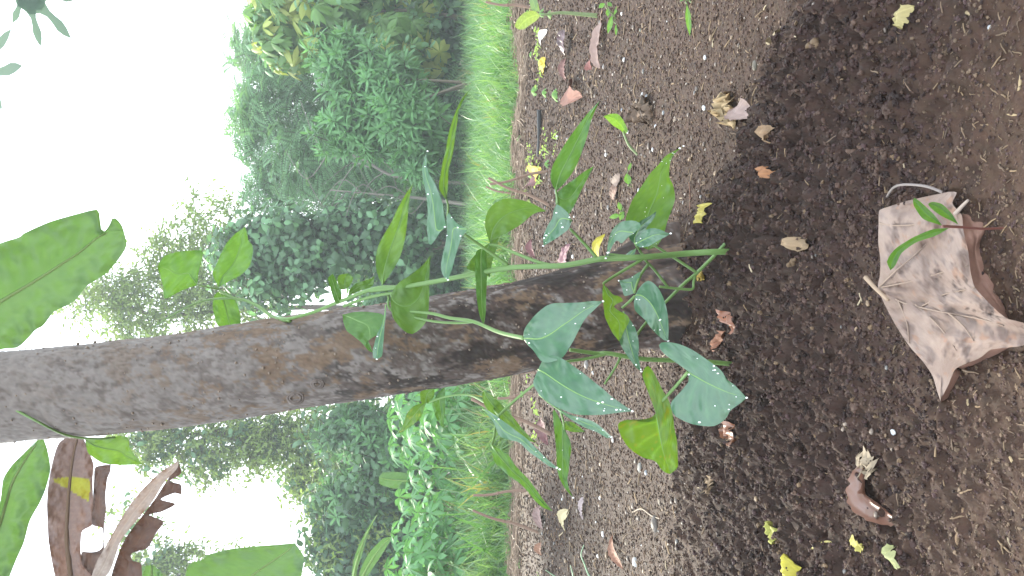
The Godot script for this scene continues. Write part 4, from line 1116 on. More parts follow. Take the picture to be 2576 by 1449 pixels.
func build_background() -> void:
	mat("foliage", Color.WHITE, 0.5, Color(1.0, 1.0, 0.8), true, 0.5)
	mat("twig", Color(0.16, 0.13, 0.10), 0.85)
	mat("brown_wood", Color(0.12, 0.085, 0.07), 0.85)
	var kinds := {}
	for k in ["whorl", "pinnate", "round", "drooping", "fine", "palmate"]:
		kinds[k] = [spray(k, 0.85), spray(k, 1.1), spray(k, 1.0)]
	var yellowish := [spray("yellow", 1.0), spray("round", 1.6)]
	var darkset := [spray("round", 0.8), spray("round", 1.1), spray("round", 1.5)]
	var F: Material = M.foliage
	var specs := [
		["shrub", "shrub with drooping yellow-green leaf clusters at the right edge", "shrub", yellowish + kinds.drooping, 6.2, [blob(900, 40, 6.2, 230, 120, 200), blob(740, 60, 6.3, 120, 140, 130), blob(950, -200, 6.0, 200, 140, 120), blob(1020, 130, 5.9, 110, 90, 90)], 130, 0.018],
		["shrub", "bright green shrub with whorls of narrow leaves beyond the lawn", "shrub", kinds.whorl, 5.4, [blob(930, 210, 5.4, 130, 100, 110), blob(1010, 290, 5.3, 100, 95, 100), blob(890, 340, 5.5, 110, 80, 70), blob(850, 150, 5.5, 80, 70, 50), blob(1040, 400, 5.5, 60, 70, 40)], 130, 0.012],
		["feathery_tree", "pale feathery-leaved small tree in the hazy middle of the thicket", "tree", kinds.pinnate, 7.2, [blob(760, 260, 7.2, 140, 140, 190), blob(820, 430, 7.0, 140, 110, 170), blob(690, 130, 7.4, 90, 120, 120), blob(960, 440, 6.8, 120, 90, 90), blob(700, 480, 7.4, 80, 80, 80), blob(660, 330, 7.4, 60, 100, 70)], 110, 0.022],
		["shrub", "dark round-leaved shrub directly behind the vine and trunk", "shrub", darkset, 6.0, [blob(770, 630, 6.0, 220, 110, 280), blob(950, 600, 6.0, 160, 110, 200), blob(680, 680, 6.0, 130, 110, 140), blob(1000, 760, 5.9, 110, 120, 120), blob(900, 880, 6.2, 160, 100, 160)], 120, 0.020],
		["thin_tree", "airy yellow-green tree rising into the white sky above the trunk", "tree", kinds.fine, 8.2, [blob(430, 790, 8.2, 130, 100, 100), blob(330, 740, 8.2, 130, 90, 80), blob(470, 640, 8.2, 90, 90, 60), blob(560, 560, 8.2, 90, 70, 40), blob(600, 720, 8.2, 130, 130, 140)], 90, 0.035],
		["thin_tree", "tall thin-leaved tree with brown trunk left of the leaning trunk", "tree", kinds.fine + [darkset[1]], 7.6, [blob(650, 1105, 7.6, 150, 75, 170), blob(440, 1080, 7.6, 120, 80, 110), blob(540, 1160, 7.7, 70, 50, 30), blob(850, 1090, 7.4, 130, 110, 170), blob(450, 1410, 7.8, 110, 60, 80), blob(370, 1290, 7.9, 60, 60, 22), blob(580, 1440, 7.6, 80, 60, 70), blob(770, 1200, 7.6, 50, 60, 50)], 110, 0.05],
		["shrub", "mid green bush with narrow leaves left of the leaning trunk", "shrub", kinds.whorl + kinds.round, 6.2, [blob(880, 1080, 6.2, 100, 70, 80), blob(960, 1130, 6.0, 110, 110, 130), blob(900, 1240, 6.3, 100, 90, 130)], 100, 0.014],
		["shrub", "shadowy green bush at the far left under the bright gap", "shrub", kinds.round + [kinds.fine[1]], 6.6, [blob(890, 1360, 6.6, 115, 120, 230), blob(980, 1280, 6.4, 100, 110, 150), blob(940, 1480, 6.4, 150, 120, 170), blob(860, 1260, 6.7, 80, 80, 90)], 90, 0.016],
		["shrub", "low dark shrub at the right edge behind the lawn", "shrub", kinds.round, 6.4, [blob(1115, 60, 6.4, 55, 190, 230), blob(1110, -180, 6.3, 60, 140, 80)], 20, 0.012],
		["shrub", "low shaded shrub between lawn and whorled shrub", "shrub", kinds.round + kinds.pinnate, 6.2, [blob(1110, 330, 6.2, 55, 150, 210), blob(1110, 500, 6.2, 60, 120, 150)], 20, 0.012],
		["shrub", "low shaded shrub behind the trunk foot of the lawn", "shrub", kinds.round, 6.4, [blob(1105, 700, 6.4, 70, 140, 170), blob(1105, 900, 6.4, 70, 140, 170)], 20, 0.012],
		["shrub", "low shaded shrub behind the cassava at left", "shrub", kinds.round, 6.6, [blob(1070, 1130, 6.6, 80, 150, 130), blob(1070, 1350, 6.6, 90, 170, 150)], 20, 0.012],
		["shrub", "dim dark green thicket bush behind the feathery tree", "shrub", kinds.round, 9.0, [blob(1040, 300, 8.4, 110, 300, 280, 1.5), blob(900, 380, 9.3, 140, 170, 180, 1.4), blob(900, 60, 9.0, 220, 180, 240, 1.4), blob(1060, -40, 8.2, 90, 200, 160, 1.4)], 40, 0.03],
		["shrub", "dim dark green thicket bush behind the grass at left", "shrub", kinds.round, 9.2, [blob(1030, 1150, 8.6, 110, 240, 260, 1.4), blob(990, 1420, 9.0, 150, 180, 240, 1.4), blob(1030, 760, 8.4, 140, 260, 260, 1.4)], 40, 0.03],
	]
	for s in specs:
		var c: Vector3 = s[5][0][0]
		var foot := Vector3(c.x, 0, -s[4])
		foot.y = terrain(foot.x, foot.z)
		var o := thing(s[0], foot, s[1], s[2], "trees and shrubs behind the lawn")
		stems(o, foot, s[5], s[7], s[2] == "tree")
		crown(o, s[3], F, s[5], s[6])
	# bare pale branches in front of the feathery tree
	for a in [[[[1000, 445], [900, 395], [790, 375]], "bare pale branch slanting up in front of the feathery tree", 5.9], [[[1070, 500], [960, 490], [830, 478]], "bare grey branch low in the thicket above the lawn", 5.8]]:
		var pts := []
		for q in a[0]: pts.append(at(q[0], q[1], a[2]))
		var base: Vector3 = pts[0]
		var o := thing("bare_branch", Vector3(base.x, terrain(base.x, base.z), base.z), a[1], "branch", "bare branches in the thicket")
		pts.push_front(Vector3(base.x - 0.05, terrain(base.x, base.z) - 0.02, base.z))
		wpart(tube(pts, 0.016, 0.005, 7, 6), "main_stem", mat("grey_wood", Color(0.26, 0.23, 0.20), 0.9), o)
		for k in 6:
			var p0: Vector3 = (pts[1] as Vector3).lerp(pts[3], k / 6.0)
			wpart(tube([p0, p0 + Vector3(rng.randfn() * 0.12, 0.14, rng.randfn() * 0.05), p0 + Vector3(rng.randfn() * 0.3, 0.3, 0.0)], 0.005, 0.0015, 5, 4), "twig", M.grey_wood, o)
	# cassava-like plants in the grass at the left
	var spots := [[1010, 1010, 3.9], [990, 1050, 4.2], [1040, 1080, 3.8], [1000, 1120, 4.4], [1050, 1180, 4.0], [1020, 1250, 4.2], [1060, 1290, 3.8], [1000, 1340, 4.0], [1030, 1390, 3.7], [990, 1430, 3.9], [1060, 1440, 3.6], [1080, 1040, 3.6]]
	var places := ["against the trunk's left side", "just left of the trunk", "low in front, left of the trunk", "behind the single upright banana leaf", "below the single upright banana leaf", "midway along the left grass", "low in the left grass", "tallest at the far left", "beside the banana sucker", "at the left edge above the sucker", "lowest at the left edge", "low beside the leaning trunk"]
	for i in spots.size():
		var s = spots[i]
		var z: float = s[2]
		var foot := Vector3(wx(s[1], z), 0, -z)
		foot.y = terrain(foot.x, foot.z)
		var o := thing("cassava_plant", foot, "palmate-leaved cassava plant " + places[i], "plant", "cassava plants in the left grass")
		var h := wy(s[0], z)
		put(tube([Vector3(0, -0.02, 0), Vector3(0.02, h * 0.5, 0.01), Vector3(0, h * 0.9, 0)], 0.006, 0.003, 6, 4), "stem", mat("green_stem", Color(0.15, 0.2, 0.08), 0.6), o)
		for k in 16:
			var lf := put(kinds.palmate[k % 3], "leaf", F, o)
			var a := k * 2.4
			var tt := 0.35 + 0.62 * (k / 15.0)
			var rr := 0.13 * (1.15 - tt * 0.7)
			var b := Basis(Vector3.UP, -a + PI / 2) * Basis(Vector3(1, 0, 0), 0.5 + 0.25 * rng.randfn())
			lf.transform = Transform3D(b.scaled(Vector3.ONE * (0.8 + 0.4 * rng.randf())), Vector3(cos(a) * rr, h * tt + 0.04, sin(a) * rr))

# ---------------------------------------------------------------- litter on the soil
func build_dry_leaf() -> void:
	mat("dry_leaf", Color.WHITE, 0.7, Color(0.25, 0.2, 0.15), true, 0.35)
	var root := thing("dry_leaf", gp(2350, 760), "large curled greyish-brown dead leaf lying on the soil in the foreground", "dead leaf")
	var tone := [Color(0.125, 0.078, 0.060), Color(0.265, 0.205, 0.178)]
	var red := [Color(0.125, 0.060, 0.042), Color(0.20, 0.115, 0.088)]
	var edge_b := [690, 107, 662, 172, 692, 214, 722, 250, 730, 340, 760, 470, 775, 600, 800, 690, 860, 760, 940, 840, 1010, 890, 1104, 912, 1150, 970, 1104, 1050, 1000, 1065, 900, 1078, 830, 1130, 690, 1190, 660, 1240, 640, 1290, 600, 1370]
	var edge_a := [400, 155, 240, 205, 210, 222, 207, 300, 205, 420, 218, 520, 215, 620, 203, 690, 240, 790, 320, 940, 400, 1060, 480, 1150, 540, 1240, 570, 1340]
	var bl := blade(8, [640, 104], edge_a, edge_b, [590, 1395], 0.45, 0, 0, tone, {"nt": 110, "ns": 60, "floor": 0.0085, "lift": [0.0105, 0.0125, 0.0125], "veins": 0, "vein": 0.0, "ripple": 0.0034, "spot": Color(0.20, 0.115, 0.08), "wave": 0.05, "tone_scale": 0.045, "speck": 0.2, "pleat": Vector2(2207, 728)})
	var pl := wpart(bl.mesh, "blade", M.dry_leaf, root)
	for f in [[[724, 240], [730, 340, 760, 470, 775, 600, 800, 690, 860, 760, 940, 840], [800, 230, 868, 330, 832, 430, 880, 590, 940, 720, 990, 830], [1010, 892], [0.0115, 0.006, 0.001]], [[690, 1192], [660, 1240, 640, 1290, 600, 1370], [725, 1215, 690, 1300, 640, 1380], [592, 1403], [0.010, 0.006, 0.001]], [[690, 1190], [830, 1130, 900, 1078, 1000, 1065], [740, 1200, 850, 1145, 940, 1105], [1012, 1066], [0.011, 0.007, 0.002]]]:
		var fb := blade(8, f[0], f[1], f[2], f[3], 0.45, 0, 0, red, {"nt": 40, "ns": 12, "lift": f[4], "tone_scale": 0.05, "veins": 0, "vein": 0.0, "ripple": 0.001, "taper": false, "wave": 0.06})
		wpart(fb.mesh, "folded_margin", M.dry_leaf, root)
	# veins follow the blade: nearest grid point of the sheet, raised a little
	mat("dry_vein", Color(0.21, 0.148, 0.112), 0.7)
	var veins := [[200, 706, 340, 780, 520, 822, 700, 858, 840, 892, 980, 935], [430, 800, 540, 890, 620, 980, 690, 1080], [215, 680, 320, 590, 460, 470, 585, 335], [230, 690, 400, 650, 600, 605, 765, 550], [480, 815, 600, 742, 700, 712, 805, 690], [215, 305, 300, 318, 420, 305, 520, 288], [640, 850, 720, 930, 800, 1020], [330, 775, 380, 900, 400, 1040]]
	for vn in veins:
		var pts := []
		for k in range(0, vn.size(), 2):
			var q := pix(8, vn[k], vn[k + 1])
			var best := Vector3.ZERO
			var bd := 1e9
			for p in bl.grid:
				var rel: Vector3 = p - cam_pos
				var dz := rel.dot(fwd)
				var sx := 1288.0 - rel.dot(upv) / dz * FOCAL
				var sy := 724.5 - rel.x / dz * FOCAL
				var dd := Vector2(sx, sy).distance_squared_to(q)
				if dd < bd:
					bd = dd
					best = p
			pts.append(best + Vector3(0, 0.0004, 0.0002))
		put(tube(pts, 0.0006, 0.0003, 5, 5), "vein", M.dry_vein, pl)
	var st := []
	for q in [[600, 106, 0.010], [490, 68, 0.014], [340, 62, 0.014], [275, 105, 0.008], [235, 205, 0.004]]: st.append(gp(pix(8, q[0], q[1]).x, pix(8, q[0], q[1]).y, q[2]))
	wpart(tube(st, 0.0008, 0.0007, 7, 6), "leaf_stalk", mat("dry_stalk", Color(0.17, 0.14, 0.13), 0.6), root)
	var s2 := []
	for q in [[128, 633, 0.010], [190, 700, 0.012], [265, 772, 0.016]]: s2.append(gp(pix(8, q[0], q[1]).x, pix(8, q[0], q[1]).y, q[2]))
	wpart(tube(s2, 0.0016, 0.0010, 6, 5), "leaf_stalk", mat("tan_stalk", Color(0.27, 0.19, 0.13), 0.7), root)
	var tipp := []
	for q in [[680, 240, 0.012], [725, 190, 0.013], [760, 155, 0.014]]: tipp.append(gp(pix(8, q[0], q[1]).x, pix(8, q[0], q[1]).y, q[2]))
	wpart(tube(tipp, 0.0012, 0.0007, 6, 4), "torn_tip", mat("pale_tip", Color(0.24, 0.19, 0.16), 0.7), root)
	# the seedling that stands in front of it
	var foot := gp(pix(8, 1010, 325).x, pix(8, 1010, 325).y)
	var dz := (foot - cam_pos).dot(fwd)
	var sd := thing("seedling", foot, "tiny green seedling with red stem standing over the large dead leaf", "seedling", "seedlings on the soil")
	var sp := []
	for q in [[1010, 325, 0.0], [860, 332, 0.004], [720, 322, 0.008], [600, 316, 0.012]]:
		var w2 := pix(8, q[0], q[1])
		sp.append(at(w2.x, w2.y, dz - q[2]))
	wpart(tube(sp, 0.0006, 0.0008, 6, 5), "stem", mat("red_stem", Color(0.12, 0.045, 0.035), 0.5), sd)
	for f in [[[600, 312], [545, 240, 470, 170, 430, 140], [560, 300, 480, 270, 425, 190], [420, 152], 0.018], [[640, 328], [540, 335, 420, 385, 310, 455, 258, 530], [560, 375, 440, 415, 350, 480, 310, 560], [280, 588], 0.022], [[700, 305], [660, 240, 600, 180, 540, 165], [670, 290, 590, 250, 530, 205], [512, 178], 0.010]]:
		var b3 := blade(8, f[0], f[1], f[2], f[3], dz - f[4], 0.2, 0.0, [Color(0.05, 0.13, 0.022), Color(0.085, 0.18, 0.03)], {"nt": 18, "ns": 8, "ripple": 0.0003})
		wpart(b3.mesh, "leaflet", M.vine_leaf, sd)

# a fallen leaf from picture point to picture point, with its width in metres
func fallen(called: String, label: String, x0: float, y0: float, x1: float, y1: float, width: float, col: Color, o := {}) -> Node3D:
	var p0 := gp(x0, y0, 0.003)
	var p1 := gp(x1, y1, 0.003)
	var along := p1 - p0
	var L := along.length()
	var dir := along / L
	var side := dir.cross(Vector3.UP).normalized()
	if side.z < 0: side = -side
	var stand: float = o.get("stand", 0.25)
	side = (side + Vector3(0, -stand, 0)).normalized()      # far margin raised, near margin on the soil
	var up := side.cross(dir).normalized()
	if up.y < 0: up = -up
	var curl: float = o.get("curl", 0.35)
	var arch: float = o.get("arch", 0.10)
	var crumple: float = o.get("crumple", 0.07)
	var jag: float = o.get("jag", 0.25)
	var nt := 18
	var ns := 8
	var sv := rng.randf() * 90.0
	var g := Geo.new()
	for i in nt + 1:
		var t := i / float(nt)
		var w: float = width * 0.5 * pow(max(sin(PI * pow(t, o.get("shape", 0.8))), 0.0), o.get("blunt", 0.7)) + 0.0004
		for j in ns + 1:
			var s := 2.0 * j / float(ns) - 1.0
			var ww := w * (1.0 + jag * n_col.get_noise_2d(t * 60.0 + sv, s * 30.0))
			var p := p0 + dir * L * t + side * ww * s + up * (curl * ww * s * s + arch * L * 4.0 * t * (1.0 - t) * 0.5)
			p += up * crumple * width * n_col.get_noise_2d(t * 40.0 + sv, s * 12.0 + sv) * 1.5 + side * crumple * width * n_col.get_noise_2d(t * 40.0, s * 12.0 + 30.0 + sv)
			p += side * L * o.get("sway", 0.06) * sin(t * 5.0 + sv)
			var floor_y := terrain(p.x, p.z) + maxf(ground_detail(p.x, p.z), 0.0) + 0.0016 + 0.0032 * clump_mask(p.x, p.z)
			p.y = max(p.y + stand * w * 0.7, floor_y)
			var c := col * 0.62 * (0.85 + 0.45 * (0.5 + 0.5 * n_col.get_noise_2d(t * 30.0 + sv, s * 14.0)))
			if abs(s) < 0.1: c = c * 1.25
			c.a = 1.0
			g.vert(p, c)
	for i in nt:
		for j in ns:
			var k := i * (ns + 1) + j
			g.quad(k, k + 1, k + ns + 2, k + ns + 1)
	var mid := p0.lerp(p1, 0.5)
	mid.y = terrain(mid.x, mid.z)
	var root := thing(called, mid, label, o.get("cat", "dead leaf"), o.get("group", "fallen leaves on the soil"))
	wpart(g.mesh(), o.get("part", "blade"), M.wet_litter if o.get("wet", false) else M.litter, root)
	if o.get("stalk", true):
		wpart(tube([p0 + dir * 0.002 + up * 0.001, p0 - dir * L * 0.12 + Vector3(0, 0.0015, 0) + side * L * 0.03, p0 - dir * L * 0.22 + Vector3(0, 0.0006, 0)], width * 0.03 + 0.0003, width * 0.02 + 0.0002, 5, 4), "leaf_stalk", M.tan_stalk, root)
	return root

func stick(called: String, label: String, pts2: Array, r0: float, r1: float, m: Material, cat: String, group: String, lift := 0.0) -> void:
	var pts := []
	for q in pts2: pts.append(gp(q[0], q[1], lift + (q[2] if q.size() > 2 else 0.0)))
	var c: Vector3 = pts[0]
	var root := thing(called, Vector3(c.x, terrain(c.x, c.z), c.z), label, cat, group)
	var g := Geo.new()
	tube_into(g, smooth_path(pts, 6), r0, r1, 6, Color.WHITE, Color.WHITE, 0.3)
	wpart(g.mesh(), "shaft", m, root)

func upright_stalk(label: String, bx: float, by: float, tx: float, ty: float, r: float) -> void:
	var p0 := gp(bx, by, -0.01)
	var d := (p0 - cam_pos).dot(fwd)
	var p1 := at(tx, ty, d + 0.03)
	var root := thing("dry_stalk", Vector3(p0.x, terrain(p0.x, p0.z), p0.z), label, "stalk", "dry stalks at the lawn edge")
	var g := Geo.new()
	tube_into(g, smooth_path([p0, p0.lerp(p1, 0.35) + Vector3(0.004, 0, 0), p0.lerp(p1, 0.7) + Vector3(-0.003, 0, 0), p1], 5), r, r * 0.8, 6, Color(1, 1, 1), Color(1.1, 1.05, 1), 0.2)
	wpart(g.mesh(), "shaft", mat("stalk_brown", Color(0.19, 0.12, 0.085), 0.8), root)
	var gn := Geo.new()
	sph_into(gn, p0.lerp(p1, 0.55), Vector3(r * 1.3, r * 1.2, r * 1.3), 4, 6, 0.2)
	wpart(gn.mesh(), "node", M.stalk_brown, root)

func pebble(label: String, px: float, py: float, w: float, h: float, col: Color) -> void:
	# w: across the picture's height, h: across its width, in picture units
	var p := gp(px, py)
	var d := (p - cam_pos).dot(fwd)
	var rx := w * 0.5 / FOCAL * d
	var rz := rx * 0.75
	var g := Geo.new()
	sph_into(g, Vector3.ZERO, Vector3(rx, rx * 0.5, rz), 9, 14, 0.06)
	for k in g.v.size():
		var q := g.v[k] / rx
		g.v[k] += g.v[k] * 0.22 * n_macro.get_noise_3d(q.x * 3.0 + px, q.y * 3.0, q.z * 3.0)
		var c := col * 0.6 * (0.85 + 0.35 * n_col.get_noise_3d(q.x * 20.0 + py, q.y * 20.0, q.z * 20.0))
		c.a = 1.0
		g.c[k] = c
	var o := put(g.mesh(), "pebble", M.stone)
	o.position = p + Vector3(0, rx * 0.18, 0)
	o.rotation.y = rng.randf() * 3.0
	tag(o, label, "pebble", "pebbles on the soil")

func build_litter() -> void:
	mat("litter", Color.WHITE, 0.65, Color(0.2, 0.15, 0.1), true)
	mat("wet_litter", Color.WHITE, 0.28, Color(0.2, 0.15, 0.1), true, 0.6)
	mat("stone", Color.WHITE, 0.6, Color(0, 0, 0), true)
	mat("twig_dark", Color(0.065, 0.045, 0.034), 0.85)
	var RUST := Color(0.27, 0.115, 0.062)
	var MAROON := Color(0.14, 0.045, 0.045)
	var PINK := Color(0.33, 0.225, 0.195)
	var YEL := Color(0.55, 0.42, 0.03)
	var TAN := Color(0.50, 0.355, 0.19)
	fallen("fallen_leaf", "rust-orange leaf curled on dark soil below the trunk foot", 1841, 779, 1868, 838, 0.011, Color(0.36, 0.125, 0.055), {"wet": true, "curl": 0.6})
	fallen("fallen_leaf", "bent orange-tipped leaf left of the rust leaf at the trunk foot", 1806, 863, 1850, 842, 0.010, Color(0.30, 0.12, 0.06), {"curl": 0.8, "arch": 0.25})
	fallen("fallen_leaf", "russet folded leaf beside the heart-shaped vine leaf tip", 1838, 1058, 1889, 1128, 0.017, Color(0.30, 0.125, 0.065), {"curl": 0.6, "stand": 0.5, "wet": true})
	fallen("fallen_leaf", "long russet leaf on gravelly soil at the lower left", 1542, 1345, 1566, 1436, 0.020, RUST, {"curl": 0.3, "stand": 0.3})
	fallen("fallen_leaf", "pinkish-grey ribbed dead leaf lying over the tan husk", 1868, 262, 1894, 302, 0.022, PINK, {"stand": 0.7, "curl": 0.4, "blunt": 0.5})
	fallen("husk", "tan torn papery husk on smooth soil right of the trunk", 1826, 238, 1850, 322, 0.024, TAN, {"crumple": 0.5, "jag": 1.0, "cat": "husk", "part": "shell", "stalk": false, "stand": 0.4})
	fallen("husk", "crumpled dull brown husk on the soil among pebbles", 1620, 262, 1640, 303, 0.030, Color(0.20, 0.13, 0.085), {"crumple": 0.6, "jag": 0.9, "cat": "husk", "part": "shell", "stalk": false, "stand": 0.5})
	fallen("husk", "crumpled tan husk on dark soil left of the heart leaf", 1806, 1208, 1815, 1238, 0.022, Color(0.36, 0.25, 0.15), {"crumple": 0.5, "jag": 0.9, "cat": "husk", "part": "shell", "stalk": false})
	fallen("husk", "torn beige husk touching the wet curled leaf", 2180, 1150, 2222, 1190, 0.014, Color(0.40, 0.31, 0.21), {"crumple": 0.5, "jag": 0.8, "cat": "husk", "part": "shell", "stalk": false, "stand": 0.4})
	fallen("fallen_leaf", "small yellow leaf scrap at the edge of the clumpy soil", 1768, 551, 1807, 514, 0.013, Color(0.52, 0.43, 0.09), {"blunt": 0.5, "stand": 0.5})
	fallen("fallen_leaf", "orange leaf scrap on the clumpy soil right of the trunk", 1949, 424, 1968, 447, 0.008, Color(0.42, 0.19, 0.08), {"crumple": 0.3})
	fallen("fallen_leaf", "round tan bark flake on the soil by the thin root", 1954, 332, 1977, 350, 0.011, Color(0.36, 0.23, 0.13), {"blunt": 0.4, "stalk": false})
	fallen("fallen_leaf", "tan round flake on the soil near the large dead leaf", 2022, 606, 2048, 630, 0.010, Color(0.38, 0.26, 0.15), {"blunt": 0.4, "stalk": false})
	fallen("fallen_leaf", "pale yellow leaf scrap at the top right of the soil", 2282, 62, 2312, 18, 0.013, Color(0.46, 0.38, 0.16), {"blunt": 0.5, "shape": 0.6})
	fallen("fallen_leaf", "small cream leaf scrap on dark soil at the upper right", 1962, 78, 1974, 106, 0.007, Color(0.45, 0.36, 0.22), {"stalk": false})
	fallen("fallen_leaf", "yellow-green oval leaf on dark soil at the lower edge", 1960, 1326, 1994, 1350, 0.012, Color(0.38, 0.37, 0.07), {"blunt": 0.5})
	fallen("fallen_leaf", "yellow curled scrap left of the wet curled leaf", 2150, 1357, 2187, 1376, 0.008, Color(0.42, 0.36, 0.07), {"crumple": 0.3, "stalk": false})
	fallen("fallen_leaf", "pale green leaf scrap below the wet curled leaf", 2262, 1390, 2294, 1406, 0.012, Color(0.42, 0.43, 0.19), {"jag": 0.5, "blunt": 0.4, "stalk": false})
	fallen("fallen_leaf", "yellow fallen petal on the shadowed soil at the trunk foot", 1783, 690, 1801, 695, 0.010, Color(0.45, 0.31, 0.05), {"crumple": 0.4, "stalk": false})
	# the speckled yellow leaf with a long stalk at the lower edge
	var yl := fallen("fallen_leaf", "speckled yellow leaf with long curved stalk at the lower edge", 2026, 1396, 2018, 1470, 0.020, Color(0.50, 0.43, 0.04), {"stalk": false, "curl": 0.4, "stand": 0.3})
	wpart(tube([gp(2028, 1397, 0.004), gp(2052, 1373, 0.007), gp(2082, 1362, 0.006), gp(2108, 1370, 0.001)], 0.0009, 0.0007, 6, 6), "leaf_stalk", mat("yellow_stalk", Color(0.40, 0.33, 0.12), 0.6), yl)
	# litter near the lawn
	fallen("fallen_leaf", "dark purple-brown long leaf near the lawn at top", 1424, 78, 1423, 143, 0.034, Color(0.115, 0.055, 0.06), {"stand": 0.35, "wet": true})
	fallen("fallen_leaf", "reddish-brown leaf end to end with the purple-brown one", 1425, 146, 1424, 205, 0.030, Color(0.20, 0.09, 0.075), {"stand": 0.35})
	fallen("fallen_leaf", "pale pinkish twisted leaf near the top of the gravel", 1512, 56, 1517, 166, 0.030, Color(0.40, 0.265, 0.22), {"stand": 0.4, "curl": 0.5, "sway": 0.1})
	fallen("fallen_leaf", "bright yellow leaf lying at the lawn edge near the top", 1373, 144, 1370, 191, 0.036, YEL, {"stand": 0.3})
	fallen("fallen_leaf", "white bleached leaf strip at the lawn edge near the top", 1376, 68, 1367, 126, 0.024, Color(0.62, 0.55, 0.50), {"stand": 0.3})
	fallen("fallen_leaf", "small red leaf behind the pinkish twisted leaf", 1487, 150, 1490, 172, 0.022, Color(0.25, 0.07, 0.05), {"stand": 0.4})
	fallen("fallen_leaf", "orange-brown broad leaf on the gravel right of the vine", 1438, 224, 1464, 250, 0.040, Color(0.32, 0.135, 0.085), {"stand": 0.4, "blunt": 0.5})
	fallen("fallen_leaf", "maroon leaf lying under a yellow one at the lawn edge", 1340, 455, 1356, 470, 0.040, MAROON * 1.3, {"stand": 0.6, "blunt": 0.5})
	fallen("fallen_leaf", "yellow leaf leaning on maroon ones beside the dry stalks", 1352, 448, 1362, 418, 0.045, YEL, {"stand": 0.6})
	fallen("fallen_leaf", "dark red scrap left of the yellow leaf by the stalks", 1334, 424, 1349, 438, 0.030, MAROON, {"stand": 0.5})
	fallen("fallen_leaf", "purple-pink crumpled leaf just right of the trunk", 1414, 662, 1442, 622, 0.024, Color(0.22, 0.085, 0.12), {"stand": 0.7, "crumple": 0.15})
	fallen("fallen_leaf", "narrow yellow leaf standing up beside the vine stem", 1506, 658, 1521, 586, 0.016, Color(0.50, 0.43, 0.02), {"stand": 0.9, "curl": 0.2})
	fallen("fallen_leaf", "red-brown leaf behind the trunk at the lawn edge", 1340, 600, 1346, 650, 0.035, MAROON * 1.2, {"stand": 0.5})
	fallen("fallen_leaf", "maroon leaf among weeds left of the trunk", 1366, 1050, 1380, 1120, 0.040, MAROON * 1.1, {"stand": 0.5})
	fallen("fallen_leaf", "pinkish-brown flat leaf near the lawn at lower left", 1363, 1272, 1366, 1334, 0.045, Color(0.27, 0.17, 0.15), {"stand": 0.4})
	fallen("fallen_leaf", "orange-brown leaf by the lawn at the bottom edge", 1362, 1364, 1364, 1398, 0.040, Color(0.29, 0.14, 0.08), {"stand": 0.4})
	fallen("fallen_leaf", "cream yellow wilted leaf at lower left near the lawn", 1432, 1281, 1420, 1331, 0.026, Color(0.55, 0.46, 0.26), {"stand": 0.5})
	fallen("fallen_leaf", "white and maroon leaf scrap on the gravel at lower left", 1470, 1252, 1465, 1305, 0.014, Color(0.45, 0.36, 0.36), {"stand": 0.4, "crumple": 0.2})
	fallen("wood_chip", "reddish split wood chip on the gravel below the narrow leaves", 1552, 466, 1546, 506, 0.018, Color(0.28, 0.165, 0.12), {"stand": 0.3, "cat": "wood chip", "blunt": 0.3, "stalk": false, "group": "wood chips"})
	fallen("wood_chip", "brown bark chip beside the reddish wood chip", 1562, 438, 1545, 470, 0.016, Color(0.17, 0.11, 0.085), {"stand": 0.3, "cat": "wood chip", "blunt": 0.3, "stalk": false, "group": "wood chips"})
	# the glossy leaf curled into a trough
	var path := []
	for q in [[2176, 1172], [2173, 1218], [2178, 1254], [2212, 1282], [2255, 1310]]: path.append(gp(q[0], q[1], 0.006))
	var sp := smooth_path(path, 8)
	var g := Geo.new()
	var ns := 16
	for i in sp.size():
		var t := i / float(sp.size() - 1)
		var d := (sp[min(i + 1, sp.size() - 1)] - sp[max(i - 1, 0)]).normalized()
		var sd := d.cross(Vector3.UP).normalized()
		var r := 0.0072 * pow(sin(PI * clampf(t, 0.06, 0.95)), 0.4)
		for j in ns + 1:
			var a := deg_to_rad(lerpf(8.0, 172.0, j / float(ns)))
			var p := sp[i] + sd * cos(a) * r * 1.05 + Vector3(0, r * (1.0 - sin(a)) * 1.25 * (1.0 + 0.5 * n_col.get_noise_2d(t * 40.0, j)), 0)
			var c := Color(0.17, 0.068, 0.038).lerp(Color(0.19, 0.12, 0.095), 0.5 + 0.5 * n_col.get_noise_2d(t * 30.0, j * 2.0))
			g.vert(p, c)
	for i in sp.size() - 1:
		for j in ns:
			var k := i * (ns + 1) + j
			g.quad(k, k + 1, k + ns + 2, k + ns + 1)
	var cl := thing("curled_leaf", gp(2195, 1255), "wet glossy reddish leaf curled into a trough left of the large dead leaf", "dead leaf", "fallen leaves on the soil")
	wpart(g.mesh(), "blade", M.wet_litter, cl)
	wpart(tube([gp(2160, 1262, 0.001), gp(2163, 1256, 0.003), gp(2172, 1240, 0.004)], 0.0009, 0.0006, 5, 4), "leaf_stalk", M.tan_stalk, cl)
	# sticks, roots and straws
	stick("thin_root", "long thin brown root running from the top edge over clumpy soil", [[2185, -30], [2167, 0, 0.003], [2097, 110, 0.004], [2047, 190, 0.003], [1992, 340, 0.0]], 0.0022, 0.0008, M.twig_dark, "root", "")
	stick("charred_stick", "black stick lying along the edge of the lawn", [[1356, 276], [1357, 330, 0.004], [1355, 392]], 0.0065, 0.006, mat("charred", Color(0.03, 0.03, 0.032), 0.8), "stick", "")
	stick("rootlet", "pale wiry rootlet bent on the gravel at lower left", [[1584, 1276], [1590, 1288, 0.002], [1613, 1280, 0.003], [1638, 1297, 0.003], [1664, 1306]], 0.0010, 0.0007, mat("pale_root", Color(0.34, 0.27, 0.20), 0.7), "root", "pale rootlets")
